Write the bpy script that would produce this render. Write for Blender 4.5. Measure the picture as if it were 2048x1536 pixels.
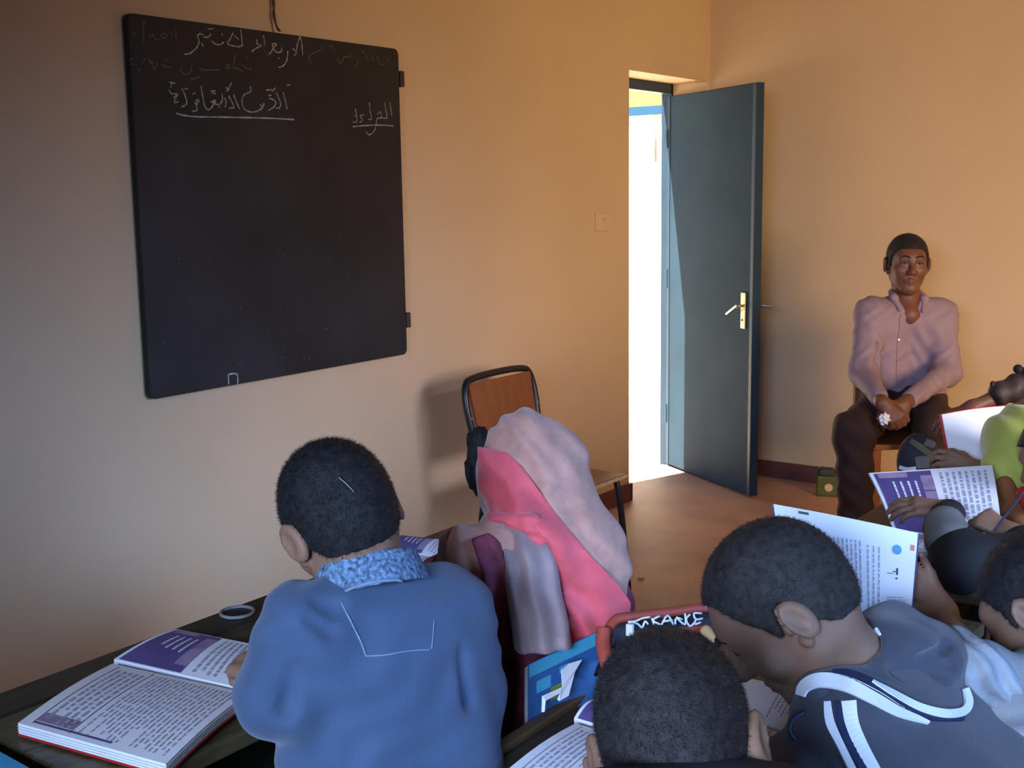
import bpy, bmesh, math, random
import numpy as np
from mathutils import Vector, Matrix

for _o in list(bpy.data.objects):
    bpy.data.objects.remove(_o)
SC = bpy.context.scene
COL = SC.collection

# ------------------------------------------------------------------ camera
FPX = 2350.0                                   # focal length in pixels of the 2048 wide frame
CAM = np.array([2.912, 0.0, 1.50])
RC = np.array([[0.8072447350, -0.0801388215, 0.5847509786],
               [0.5900149735, 0.1354799021, -0.7959444247],
               [-0.0154359571, 0.9875337794, 0.1566485423]])
cd = bpy.data.cameras.new('camera')
cd.sensor_width = 36.0
cd.lens = FPX / 2048.0 * 36.0
cd.clip_start = 0.05
cam = bpy.data.objects.new('camera', cd)
COL.objects.link(cam)
mw = Matrix([list(RC[i]) + [CAM[i]] for i in range(3)] + [[0, 0, 0, 1]])
cam.matrix_world = mw
SC.camera = cam

# ------------------------------------------------------------------ world, sun, window light, exposure
SC.view_settings.view_transform = 'Standard'
SC.view_settings.look = 'None'
SC.view_settings.gamma = 1.0
SC.view_settings.use_curve_mapping = False
SC.view_settings.exposure = 0.0

wd = bpy.data.worlds.new('sky')
SC.world = wd
wd.use_nodes = True
wn = wd.node_tree
bg = wn.nodes['Background']
sky = wn.nodes.new('ShaderNodeTexSky')
sky.sky_type = 'HOSEK_WILKIE'
sky.turbidity = 3.0
sky.ground_albedo = 0.4
sky.sun_direction = (-0.15, -0.46, 0.86)
wn.links.new(sky.outputs[0], bg.inputs[0])
bg.inputs[1].default_value = 4.5


def lamp(name, kind, loc, aim, energy, color, size=None, spread=None):
    l = bpy.data.lights.new(name, kind)
    l.energy = energy
    l.color = color
    o = bpy.data.objects.new(name, l)
    COL.objects.link(o)
    o.location = loc
    o.rotation_euler = (Vector(aim)).to_track_quat('-Z', 'Y').to_euler()
    if size:
        l.shape = 'RECTANGLE'
        l.size, l.size_y = size
    if spread:
        l.spread = math.radians(spread)
    return o


sun = lamp('sun', 'SUN', (0, 0, 6), (0.15, 0.46, -0.86), 30.0, (1.0, 0.93, 0.82))
sun.data.angle = math.radians(0.6)
# daylight through the rear windows (blue sky, falls downwards) and the side windows (sky, and light thrown up by the sunlit yard)
WIN_Y, WIN_X, ROOM_H = -2.3, 5.0, 3.0
COOL, WARM = (0.21, 0.46, 1.0), (1.0, 0.69, 0.36)
lamp('daylight_rear_window', 'AREA', (3.1, WIN_Y + 0.06, 1.85), (-0.22, 1.0, -0.42), 54.0, (0.44, 0.62, 1.0), (1.8, 1.1), 62)
lamp('skylight_side_window', 'AREA', (WIN_X - 0.06, 2.2, 1.75), (-4.94, 0.20, -1.78), 17.0, COOL, (1.8, 1.2), 44)
lamp('yard_light_side_window', 'AREA', (WIN_X - 0.08, 3.0, 1.65), (-0.80, 0.60, -0.14), 76.0, WARM, (1.8, 1.2), 98)


# ------------------------------------------------------------------ pixel <-> place helpers (photograph taken as 2048 x 1536)
def ray(px, py):
    return RC @ np.array([(px - 1024.0) / FPX, -(py - 768.0) / FPX, -1.0])


def W(px, py, dep):
    return CAM + ray(px, py) * dep


def onZ(px, py, z):
    r = ray(px, py)
    return CAM + r * ((z - CAM[2]) / r[2])


def onX(px, py, x):
    r = ray(px, py)
    return CAM + r * ((x - CAM[0]) / r[0])


def onY(px, py, y):
    r = ray(px, py)
    return CAM + r * ((y - CAM[1]) / r[1])


def cv(x, y, z):
    """direction given as right / up / towards the camera -> world unit vector"""
    v = RC @ np.array([x, y, z], float)
    return v / np.linalg.norm(v)


def nrm(v):
    v = np.asarray(v, float)
    return v / np.linalg.norm(v)


V3 = lambda *a: np.array(a, float)


# ------------------------------------------------------------------ materials (all node based)
MATS = {}


def M(name, col, rough=0.65, var=0.12, scale=18.0, bump=0.0, bscale=120.0, metal=0.0, detail=4.0, col2=None, spec=0.4,
      emit=None, stretch=None, sheen=0.0):
    if name in MATS:
        return MATS[name]
    m = bpy.data.materials.new(name)
    m.use_nodes = True
    nt = m.node_tree
    b = nt.nodes['Principled BSDF']
    tc = nt.nodes.new('ShaderNodeTexCoord')
    mp = nt.nodes.new('ShaderNodeMapping')
    nt.links.new(tc.outputs['Object'], mp.inputs['Vector'])
    if stretch:
        mp.inputs['Scale'].default_value = stretch
    n = nt.nodes.new('ShaderNodeTexNoise')
    n.inputs['Scale'].default_value = scale
    n.inputs['Detail'].default_value = detail
    nt.links.new(mp.outputs[0], n.inputs['Vector'])
    r = nt.nodes.new('ShaderNodeValToRGB')
    r.color_ramp.elements[0].position = 0.3
    r.color_ramp.elements[1].position = 0.7
    c = np.array(col, float)
    c0 = np.clip(c * (1 - var), 0, 1)
    c1 = np.clip(c * (1 + var), 0, 1) if col2 is None else np.array(col2, float)
    r.color_ramp.elements[0].color = (*c0, 1)
    r.color_ramp.elements[1].color = (*c1, 1)
    nt.links.new(n.outputs['Fac'], r.inputs['Fac'])
    nt.links.new(r.outputs['Color'], b.inputs['Base Color'])
    b.inputs['Roughness'].default_value = rough
    b.inputs['Metallic'].default_value = metal
    b.inputs['Specular IOR Level'].default_value = spec
    if sheen:
        b.inputs['Sheen Weight'].default_value = sheen
    if emit:
        b.inputs['Emission Color'].default_value = (*emit[:3], 1)
        b.inputs['Emission Strength'].default_value = emit[3]
    if bump > 0:
        n2 = nt.nodes.new('ShaderNodeTexNoise')
        n2.inputs['Scale'].default_value = bscale
        n2.inputs['Detail'].default_value = 3.0
        nt.links.new(mp.outputs[0], n2.inputs['Vector'])
        bp = nt.nodes.new('ShaderNodeBump')
        bp.inputs['Strength'].default_value = bump
        bp.inputs['Distance'].default_value = 0.01
        nt.links.new(n2.outputs['Fac'], bp.inputs['Height'])
        nt.links.new(bp.outputs[0], b.inputs['Normal'])
    MATS[name] = m
    return m


PAINT = M('wall_paint', (0.60, 0.43, 0.26), 0.75, 0.06, 1.3, 0.05, 60)
FLOOR = M('floor_screed', (0.54, 0.31, 0.215), 0.58, 0.22, 2.2, 0.08, 40, detail=8, spec=0.4)
SKIRT = M('skirting_paint', (0.13, 0.045, 0.045), 0.5, 0.15, 6)
CEIL = M('ceiling_paint', (0.38, 0.31, 0.22), 0.8, 0.05, 2)
BOARD = M('chalkboard_paint', (0.008, 0.0085, 0.0085), 0.6, 0.35, 3.0, 0.04, 200, col2=(0.019, 0.0195, 0.021))
CHALK = M('chalk', (0.33, 0.34, 0.33), 0.95, 0.35, 120)
CHALK_FAINT = M('chalk_faint', (0.095, 0.095, 0.09), 0.95, 0.35, 120)
DOOR = M('door_paint', (0.026, 0.050, 0.074), 0.65, 0.10, 4, 0.03, 80, spec=0.08)
DFRAME = M('door_frame_paint', (0.020, 0.045, 0.075), 0.45, 0.12, 6)
BRASS = M('brass', (0.75, 0.62, 0.33), 0.28, 0.08, 30, metal=0.9)
STEEL = M('steel', (0.55, 0.54, 0.52), 0.28, 0.06, 30, metal=0.95)
BLACKMETAL = M('black_metal', (0.012, 0.012, 0.013), 0.35, 0.2, 20)
RUSTWIRE = M('wire', (0.11, 0.07, 0.05), 0.5, 0.3, 60, metal=0.4)
CHAIRWOOD = M('chair_plywood', (0.22, 0.068, 0.020), 0.4, 0.15, 5, stretch=(1, 6, 1))
CHAIREDGE = M('plywood_edge', (0.46, 0.32, 0.18), 0.6, 0.2, 30)
WOOD = M('desk_wood', (0.075, 0.064, 0.030), 0.36, 0.45, 7, 0.10, 35, stretch=(9, 1, 3), detail=6)
WOODD = M('desk_wood_dark', (0.030, 0.026, 0.018), 0.45, 0.45, 7, 0.10, 35, stretch=(9, 1, 3), detail=6)
WOODB = M('desk_wood_brown', (0.085, 0.050, 0.026), 0.40, 0.35, 7, 0.10, 35, stretch=(9, 1, 3), detail=6)
PAPER = M('paper', (0.80, 0.80, 0.82), 0.75, 0.03, 9)
PAPERE = M('paper_edge', (0.52, 0.53, 0.55), 0.8, 0.25, 40, stretch=(1, 1, 60))
INK = M('ink_text', (0.36, 0.36, 0.45), 0.8, 0.3, 200)
INKD = M('ink_line', (0.07, 0.06, 0.12), 0.8, 0.2, 60)
PURPLE = M('print_purple', (0.105, 0.075, 0.22), 0.6, 0.2, 14)
PURPLE2 = M('print_mauve', (0.30, 0.22, 0.33), 0.7, 0.35, 22)
RED = M('red_cover', (0.42, 0.02, 0.02), 0.4, 0.1, 12)
SKIN = M('skin_child', (0.27, 0.145, 0.085), 0.55, 0.12, 14, 0.05, 150)
SKIN2 = M('skin_child_dark', (0.215, 0.115, 0.072), 0.55, 0.12, 14, 0.05, 150)
SKIN_MAN = M('skin_man', (0.145, 0.055, 0.034), 0.5, 0.12, 14, 0.05, 150)
LIP = M('lip', (0.16, 0.05, 0.04), 0.5, 0.1, 40)
HAIR = M('hair_cropped', (0.0105, 0.0098, 0.0105), 0.6, 0.5, 90, 0.35, 700, spec=0.35, col2=(0.022, 0.021, 0.022))
HAIR2 = M('hair_cropped_brown', (0.020, 0.015, 0.013), 0.6, 0.45, 90, 0.35, 700, spec=0.35, col2=(0.036, 0.030, 0.028))
EYEW = M('eye_white', (0.34, 0.30, 0.27), 0.25, 0.04, 30)
EYEB = M('eye_iris', (0.02, 0.012, 0.01), 0.2, 0.1, 60)
DENIM = M('denim', (0.052, 0.090, 0.165), 0.8, 0.14, 9, 0.25, 500, sheen=0.2)
DENIMC = M('denim_bleached', (0.12, 0.20, 0.31), 0.85, 0.75, 170, 0.3, 400, detail=2)
STITCH = M('denim_thread', (0.20, 0.27, 0.38), 0.8, 0.2, 80)
MAUVE = M('scarf_mauve', (0.52, 0.25, 0.18), 0.7, 0.22, 26, 0.15, 160, sheen=0.3)
PINK = M('scarf_pink', (0.72, 0.090, 0.105), 0.65, 0.16, 20, 0.15, 160, sheen=0.3)
MAUVE2 = M('scarf_violet_grey', (0.30, 0.205, 0.200), 0.6, 0.18, 18, 0.15, 160, sheen=0.3)
DRESS = M('dress_maroon', (0.17, 0.028, 0.045), 0.75, 0.35, 20, 0.15, 160, col2=(0.32, 0.05, 0.095))
DARKSKIRT = M('dark_cloth', (0.016, 0.014, 0.018), 0.85, 0.25, 15)
HOODIE = M('hoodie_jersey', (0.040, 0.046, 0.062), 0.85, 0.15, 16, 0.2, 300, sheen=0.2)
TRIMW = M('trim_white', (0.74, 0.76, 0.78), 0.7, 0.04, 30, 0.1, 300)
TRIMN = M('trim_navy', (0.012, 0.022, 0.065), 0.7, 0.15, 30)
GREYJ = M('jacket_grey', (0.22, 0.22, 0.225), 0.75, 0.14, 14, 0.2, 200)
GREYS = M('sleeve_pale', (0.24, 0.26, 0.28), 0.75, 0.25, 25, 0.25, 120)
BLACKJ = M('jacket_black', (0.010, 0.010, 0.011), 0.8, 0.2, 20)
GREYB = M('band_grey', (0.13, 0.125, 0.115), 0.8, 0.15, 20)
LIME = M('scarf_lime', (0.38, 0.37, 0.055), 0.7, 0.10, 14, 0.15, 160, sheen=0.3)
ORANGE = M('sleeve_rust', (0.24, 0.085, 0.025), 0.75, 0.2, 20)
SHIRT = M('shirt_lilac', (0.25, 0.175, 0.225), 0.75, 0.06, 12, 0.1, 250)
TROUS = M('trousers_brown', (0.030, 0.013, 0.011), 0.8, 0.2, 14)
BAGR = M('bag_red_trim', (0.36, 0.060, 0.035), 0.6, 0.15, 20)
BAGD = M('bag_dark', (0.020, 0.018, 0.024), 0.75, 0.25, 20)
BAGM = M('bag_maroon', (0.07, 0.018, 0.040), 0.75, 0.25, 20)
BLUECOV = M('cover_blue', (0.030, 0.105, 0.27), 0.35, 0.25, 14)
TEAL = M('cover_teal', (0.06, 0.33, 0.47), 0.4, 0.15, 14)
OLIVE = M('cover_olive', (0.20, 0.24, 0.04), 0.5, 0.1, 20)
CYAN = M('cover_cyan', (0.05, 0.36, 0.62), 0.4, 0.08, 12)
GREEN = M('green_tin', (0.085, 0.105, 0.018), 0.5, 0.15, 20)
GREEND = M('green_dark', (0.035, 0.055, 0.040), 0.5, 0.15, 20)
PEN = M('pen_blue', (0.01, 0.03, 0.42), 0.3, 0.1, 40)
PENCIL = M('pencil_orange', (0.45, 0.16, 0.03), 0.5, 0.1, 40)
BROWNWOOD = M('brown_pole', (0.16, 0.075, 0.028), 0.5, 0.25, 14)
DARKWOOD = M('dark_clamp', (0.022, 0.012, 0.012), 0.6, 0.4, 16, col2=(0.06, 0.035, 0.03))
SWITCH = M('switch_plate', (0.66, 0.46, 0.27), 0.35, 0.04, 30)
WHITEWALL = M('outside_wall', (0.86, 0.84, 0.78), 0.8, 0.04, 2)
YELLOWWALL = M('outside_yellow', (0.42, 0.25, 0.07), 0.8, 0.08, 2)
SAND = M('outside_ground', (0.66, 0.55, 0.42), 0.9, 0.15, 3)
BLUEBEAM = M('outside_blue', (0.015, 0.07, 0.15), 0.5, 0.1, 6)
GLASS = M('window_glass', (0.75, 0.85, 0.95), 0.1, 0.02, 3)
MIDGREY = M('mid_grey', (0.11, 0.10, 0.10), 0.7, 0.2, 30)
OLIVEBAND = M('olive_band', (0.10, 0.085, 0.045), 0.7, 0.2, 30)
TANOBJ = M('tan_rubber', (0.62, 0.40, 0.17), 0.6, 0.12, 30)
PRINTBLUE = M('print_blue', (0.10, 0.30, 0.48), 0.6, 0.3, 40)
PRINTLILAC = M('print_lilac', (0.45, 0.45, 0.66), 0.6, 0.2, 30)
PRINTRED = M('print_red', (0.72, 0.20, 0.16), 0.6, 0.15, 40)

# ------------------------------------------------------------------ object helpers
ORG = {}


def setp(o, label=None, cat=None, group=None, kind=None):
    for k, v in (('label', label), ('category', cat), ('group', group), ('kind', kind)):
        if v:
            o[k] = v
    return o


def empty(name, loc, label, cat, group=None):
    o = bpy.data.objects.new(name, None)
    o.empty_display_size = 0.1
    COL.objects.link(o)
    o.location = tuple(loc)
    ORG[o] = np.array(loc, float)
    return setp(o, label, cat, group)


def obj(name, verts, faces, mat, parent=None, smooth=False, label=None, cat=None, group=None, kind=None):
    verts = np.asarray(verts, float)
    if parent is not None:
        org = ORG[parent]
    else:
        lo, hi = verts.min(0), verts.max(0)
        org = V3((lo[0] + hi[0]) / 2, (lo[1] + hi[1]) / 2, lo[2])
    me = bpy.data.meshes.new(name)
    vv = (verts - org)
    me.from_pydata(vv.tolist() if len(vv) < 20000 else vv.tolist(), [], faces if isinstance(faces, list) else faces.tolist())
    me.materials.append(mat)
    if smooth:
        me.polygons.foreach_set('use_smooth', [True] * len(me.polygons))
    o = bpy.data.objects.new(name, me)
    COL.objects.link(o)
    if parent is not None:
        o.parent = parent
        ORG[o] = ORG[parent]
    else:
        o.location = tuple(org)
        ORG[o] = org
    return setp(o, label, cat, group, kind)


class MB:
    """collects simple shapes into one mesh"""

    def __init__(s):
        s.v, s.f = [], []

    def add(s, v, f):
        k = len(s.v)
        s.v += [tuple(map(float, p)) for p in v]
        s.f += [tuple(i + k for i in q) for q in f]
        return s

    def box(s, lo, hi, bev=0.0):
        return s.obox((np.array(lo, float) + np.array(hi, float)) / 2, (np.array(hi, float) - np.array(lo, float)) / 2, np.eye(3), bev)

    def obox(s, c, h, Rm=np.eye(3), bev=0.0):
        c = np.array(c, float)
        h = np.array(h, float)
        bm = bmesh.new()
        bmesh.ops.create_cube(bm, size=2.0)
        for v in bm.verts:
            v.co = Vector((v.co.x * h[0], v.co.y * h[1], v.co.z * h[2]))
        if bev > 0:
            bmesh.ops.bevel(bm, geom=list(bm.edges), offset=min(bev, h.min() * 0.9), segments=2, affect='EDGES', profile=0.5)
        bm.verts.index_update()
        pts = [c + Rm @ np.array(v.co) for v in bm.verts]
        fs = [[v.index for v in f.verts] for f in bm.faces]
        bm.free()
        return s.add(pts, fs)

    def tube(s, pts, r, n=10, closed=False, caps=True):
        pts = [np.array(p, float) for p in pts]
        rr = [r] * len(pts) if np.isscalar(r) else list(r)
        L = len(pts)
        rings = []
        up = None
        for i, p in enumerate(pts):
            a = pts[i - 1] if (i > 0 or closed) else pts[i]
            b = pts[(i + 1) % L] if (i < L - 1 or closed) else pts[i]
            t = nrm(b - a)
            if up is None:
                up = V3(0, 0, 1) if abs(t[2]) < 0.9 else V3(1, 0, 0)
            sx = nrm(np.cross(t, up))
            up = nrm(np.cross(sx, t))
            rings.append([p + rr[i] * (math.cos(2 * math.pi * k / n) * sx + math.sin(2 * math.pi * k / n) * up) for k in range(n)])
        v = [q for ring in rings for q in ring]
        f = []
        for i in range(L if closed else L - 1):
            j = (i + 1) % L
            for k in range(n):
                f.append((i * n + k, i * n + (k + 1) % n, j * n + (k + 1) % n, j * n + k))
        if caps and not closed:
            f.append(tuple(range(n))[::-1])
            f.append(tuple((L - 1) * n + k for k in range(n)))
        return s.add(v, f)

    def cyl(s, a, b, r, n=16):
        return s.tube([a, b], r, n)

    def build(s, name, mat, parent=None, smooth=False, **k):
        return obj(name, s.v, s.f, mat, parent, smooth, **k)


def smooth_curve(pts, n=6, closed=False):
    """Catmull-Rom through points"""
    P = [np.array(p, float) for p in pts]
    L = len(P)
    out = []
    for i in range(L if closed else L - 1):
        p0 = P[(i - 1) % L] if (i > 0 or closed) else P[0]
        p1, p2 = P[i], P[(i + 1) % L]
        p3 = P[(i + 2) % L] if (i + 2 < L or closed) else P[-1]
        for k in range(n):
            t = k / n
            out.append(0.5 * ((2 * p1) + (-p0 + p2) * t + (2 * p0 - 5 * p1 + 4 * p2 - p3) * t * t + (-p0 + 3 * p1 - 3 * p2 + p3) * t ** 3))
    if not closed:
        out.append(P[-1])
    return out


# ------------------------------------------------------------------ implicit surfaces for bodies and clothes
class F:
    def __init__(s, fn, lo, hi):
        s.fn, s.lo, s.hi = fn, np.array(lo, float), np.array(hi, float)

    def __call__(s, P):
        return s.fn(P)


def cone(a, b, ra, rb=None):
    a, b = np.array(a, np.float32), np.array(b, np.float32)
    rb = ra if rb is None else rb
    d = b - a
    dd = float(d @ d) + 1e-12
    ra, rb = float(ra), float(rb)

    def fn(P):
        q = P - a
        t = np.clip((q @ d) / dd, 0, 1)
        q = q - t[:, None] * d
        return np.sqrt(np.einsum('ij,ij->i', q, q)) - (ra + (rb - ra) * t)
    R_ = max(ra, rb)
    return F(fn, np.minimum(a, b) - R_, np.maximum(a, b) + R_)


def ell(c, r, Rm=None):
    c, r = np.array(c, np.float32), np.array(r, np.float32)
    Rm = np.eye(3, dtype=np.float32) if Rm is None else np.array(Rm, np.float32)

    def fn(P):
        q = ((P - c) @ Rm) / r
        k0 = np.sqrt(np.einsum('ij,ij->i', q, q))
        q = q / r
        k1 = np.sqrt(np.einsum('ij,ij->i', q, q)) + 1e-9
        return k0 * (k0 - 1) / k1
    e = np.abs(Rm) @ r
    return F(fn, c - e, c + e)


def U(k, *fs):
    LO, HI = np.array([g.lo for g in fs]), np.array([g.hi for g in fs])

    def fn(P):
        lo_, hi_ = P.min(0), P.max(0)
        gap = np.linalg.norm(np.maximum(0, np.maximum(LO - hi_, lo_ - HI)), axis=1)
        d = None
        for g, gp in zip(fs, gap):
            if gp > k + 0.03:
                continue
            e = g(P)
            if d is None:
                d = e
            elif k > 0:
                h = np.clip(0.5 + 0.5 * (d - e) / k, 0, 1)
                d = d + (e - d) * h - k * h * (1 - h)
            else:
                d = np.minimum(d, e)
        if d is None:
            d = np.full(len(P), gap.min(), np.float32)
        return d
    return F(fn, LO.min(0), HI.max(0))


def off(f, o):
    return F(lambda P: f(P) - o, f.lo - max(o, 0), f.hi + max(o, 0))


def cut(f, g, k=0.004):
    def fn(P):
        a, b = f(P), -g(P)
        h = np.clip(0.5 - 0.5 * (a - b) / k, 0, 1)
        return a + (b - a) * h + k * h * (1 - h)
    return F(fn, f.lo, f.hi)


def inter(f, g):
    return F(lambda P: np.maximum(f(P), g(P)), f.lo, f.hi)


def half(p, n):
    """inside (negative) on the side the normal points away from"""
    p, n = np.array(p, float), nrm(n)
    return F(lambda P: (P - p) @ n, [-9] * 3, [9] * 3)


def folds(f, amp, comps):
    """cloth folds: comps = list of (direction, wavelength, warp direction, warp amount)"""
    C_ = [(nrm(d), 2 * math.pi / w, nrm(d2), wa) for d, w, d2, wa in comps]

    def fn(P):
        s_ = 0
        for d, k, d2, wa in C_:
            s_ = s_ + np.sin(k * (P @ d) + wa * np.sin(0.37 * k * (P @ d2)) + 1.3 * np.sin(0.21 * k * (P @ d)))
        return f(P) - amp * s_ / len(C_)
    return F(fn, f.lo - amp, f.hi + amp)


def pixpoly(poly):
    """signed distance (metres, roughly) to a prism that fans out along the line of sight over an outline"""
    Q = np.array(poly, float)

    def fn(P):
        v = (P - CAM) @ RC
        z = -v[:, 2]
        x = 1024 + v[:, 0] / z * FPX
        y = 768 - v[:, 1] / z * FPX
        d2 = np.full(len(P), 1e18)
        ins = np.zeros(len(P), bool)
        n = len(Q)
        for i in range(n):
            a, b = Q[i], Q[(i + 1) % n]
            ex, ey = b - a
            wx, wy = x - a[0], y - a[1]
            t = np.clip((wx * ex + wy * ey) / (ex * ex + ey * ey), 0, 1)
            d2 = np.minimum(d2, (wx - ex * t) ** 2 + (wy - ey * t) ** 2)
            c = ((a[1] > y) != (b[1] > y)) & (x < (b[0] - a[0]) * (y - a[1]) / (b[1] - a[1] + 1e-12) + a[0])
            ins ^= c
        return np.sqrt(d2) / FPX * z * np.where(ins, -1, 1)
    return F(fn, [-9] * 3, [9] * 3)


def sdf_mesh(f, vox=0.005, lo=None, hi=None):
    lo = (f.lo if lo is None else np.maximum(f.lo, lo)) - 2.5 * vox
    hi = (f.hi if hi is None else np.minimum(f.hi, hi)) + 2.5 * vox
    B = 8
    nb = np.ceil((hi - lo) / vox / B).astype(int) + 1
    g = [lo[i] + (np.arange(nb[i]) * B + (B - 1) / 2) * vox for i in range(3)]
    cc = np.stack(np.meshgrid(*g, indexing='ij'), -1).reshape(-1, 3)
    dc = f(cc)
    act = np.abs(dc) < vox * B * 0.87 * 1.45 + 0.006
    D = np.empty((len(cc), B, B, B), np.float32)
    D[:] = np.where(dc > 0, 1.0, -1.0)[:, None, None, None]
    o = (np.arange(B) - (B - 1) / 2) * vox
    off3 = np.stack(np.meshgrid(o, o, o, indexing='ij'), -1).reshape(-1, 3)
    ca = cc[act]
    res = np.empty((len(ca), B ** 3), np.float32)
    step = 40
    for i in range(0, len(ca), step):
        pts = (ca[i:i + step, None, :] + off3[None]).reshape(-1, 3).astype(np.float32)
        res[i:i + step] = f(pts).reshape(-1, B ** 3)
    D[act] = res.reshape(-1, B, B, B)
    D = D.reshape(nb[0], nb[1], nb[2], B, B, B).transpose(0, 3, 1, 4, 2, 5).reshape(nb[0] * B, nb[1] * B, nb[2] * B)
    D[0], D[-1], D[:, 0], D[:, -1], D[:, :, 0], D[:, :, -1] = 1, 1, 1, 1, 1, 1
    S = D < 0
    n = np.array(D.shape) - 1
    cnt = np.zeros(n, np.int8)
    for i in (0, 1):
        for j in (0, 1):
            for k in (0, 1):
                cnt += S[i:n[0] + i, j:n[1] + j, k:n[2] + k]
    cells = np.argwhere((cnt > 0) & (cnt < 8))
    idx = np.full(n, -1, np.int32)
    idx[tuple(cells.T)] = np.arange(len(cells))
    corner = np.array([[i, j, k] for i in (0, 1) for j in (0, 1) for k in (0, 1)])
    val = np.stack([D[tuple((cells + c).T)] for c in corner], 1)
    acc = np.zeros((len(cells), 3))
    num = np.zeros(len(cells))
    for a in range(8):
        for b in range(a + 1, 8):
            if np.abs(corner[a] - corner[b]).sum() != 1:
                continue
            va, vb = val[:, a], val[:, b]
            m = (va < 0) != (vb < 0)
            t = np.where(m, va / np.where(m, va - vb, 1), 0)
            p = corner[a] + t[:, None] * (corner[b] - corner[a])
            acc += np.where(m[:, None], p, 0)
            num += m
    verts = lo + (cells + acc / num[:, None]) * vox
    quads = []
    for ax in range(3):
        s0 = S[tuple(slice(0, -1) if i == ax else slice(1, -1) for i in range(3))]
        s1 = S[tuple(slice(1, None) if i == ax else slice(1, -1) for i in range(3))]
        e = np.argwhere(s0 != s1)
        if not len(e):
            continue
        sg = s0[tuple(e.T)]
        b1, b2 = (ax + 1) % 3, (ax + 2) % 3
        base = e.copy()
        # base is the edge start in sample space (other two axes shifted by one because of the slice)
        base[:, b1] += 1
        base[:, b2] += 1

        def cell(d1, d2):
            c = base.copy()
            c[:, b1] += d1
            c[:, b2] += d2
            return idx[tuple(c.T)]
        q = np.stack([cell(-1, -1), cell(0, -1), cell(0, 0), cell(-1, 0)], 1)
        q[~sg] = q[~sg][:, ::-1]
        quads.append(q)
    q = np.concatenate(quads)
    q = q[(q >= 0).all(1)]
    return verts, q


def solid(name, f, mat, parent, vox=0.005, **k):
    v, q = sdf_mesh(f, vox, k.pop('lo', None), k.pop('hi', None))
    return obj(name, v, q, mat, parent, True, **k)


def hit(f, px, py, d0=0.8, d1=6.0):
    """first point of surface f along the line through a pixel"""
    r = ray(px, py)
    t = np.linspace(d0, d1, 700)
    d = f(CAM + t[:, None] * r)
    i = np.argmax(d < 0)
    if not (d < 0).any():
        i = int(np.argmin(d))
        return CAM + t[i] * r
    a, b = t[max(i - 1, 0)], t[i]
    for _ in range(12):
        m = (a + b) / 2
        if f((CAM + m * r)[None])[0] < 0:
            b = m
        else:
            a = m
    return CAM + (a + b) / 2 * r


def grad(f, p, e=0.003):
    q = np.array([p + e * v for v in (V3(1, 0, 0), V3(-1, 0, 0), V3(0, 1, 0), V3(0, -1, 0), V3(0, 0, 1), V3(0, 0, -1))])
    d = f(q)
    return nrm([d[0] - d[1], d[2] - d[3], d[4] - d[5]])


def ribbon(name, f, pix, mat, parent, lift=0.003, d0=0.8, sub=5, thick=0.004):
    """a strip of cloth sewn on surface f; pix = list of (x, y, width) in pixels"""
    C_ = smooth_curve([(x, y, w) for x, y, w in pix], sub)
    L, Rr = [], []
    for i, c in enumerate(C_):
        a = C_[max(i - 1, 0)]
        b = C_[min(i + 1, len(C_) - 1)]
        t = nrm((b - a)[:2])
        nn = np.array([-t[1], t[0]])
        for s_, dst in ((-1, L), (1, Rr)):
            p = c[:2] + s_ * nn * c[2] / 2
            q = hit(f, p[0], p[1], d0)
            dst.append((q, grad(f, q)))
    v, fc = [], []
    n = len(C_)
    for i in range(n):
        for (q, g) in (L[i], Rr[i]):
            v += [q + g * lift, q + g * (lift - thick)]
    for i in range(n - 1):
        a, b = 4 * i, 4 * i + 4
        fc += [(a, a + 2, b + 2, b), (a + 1, b + 1, b + 3, a + 3), (a, b, b + 1, a + 1), (a + 2, a + 3, b + 3, b + 2)]
    fc += [(0, 1, 3, 2), (4 * n - 4, 4 * n - 2, 4 * n - 1, 4 * n - 3)]
    return obj(name, v, fc, mat, parent, False)


def stitch(name, f, pix, mat, parent, r=0.0012, d0=0.8, sub=6):
    pts = [hit(f, p[0], p[1], d0) for p in smooth_curve(pix, sub)]
    pts = [p + grad(f, p) * r * 0.4 for p in pts]
    return MB().tube(pts, r, 6).build(name, mat, parent, True)


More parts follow.
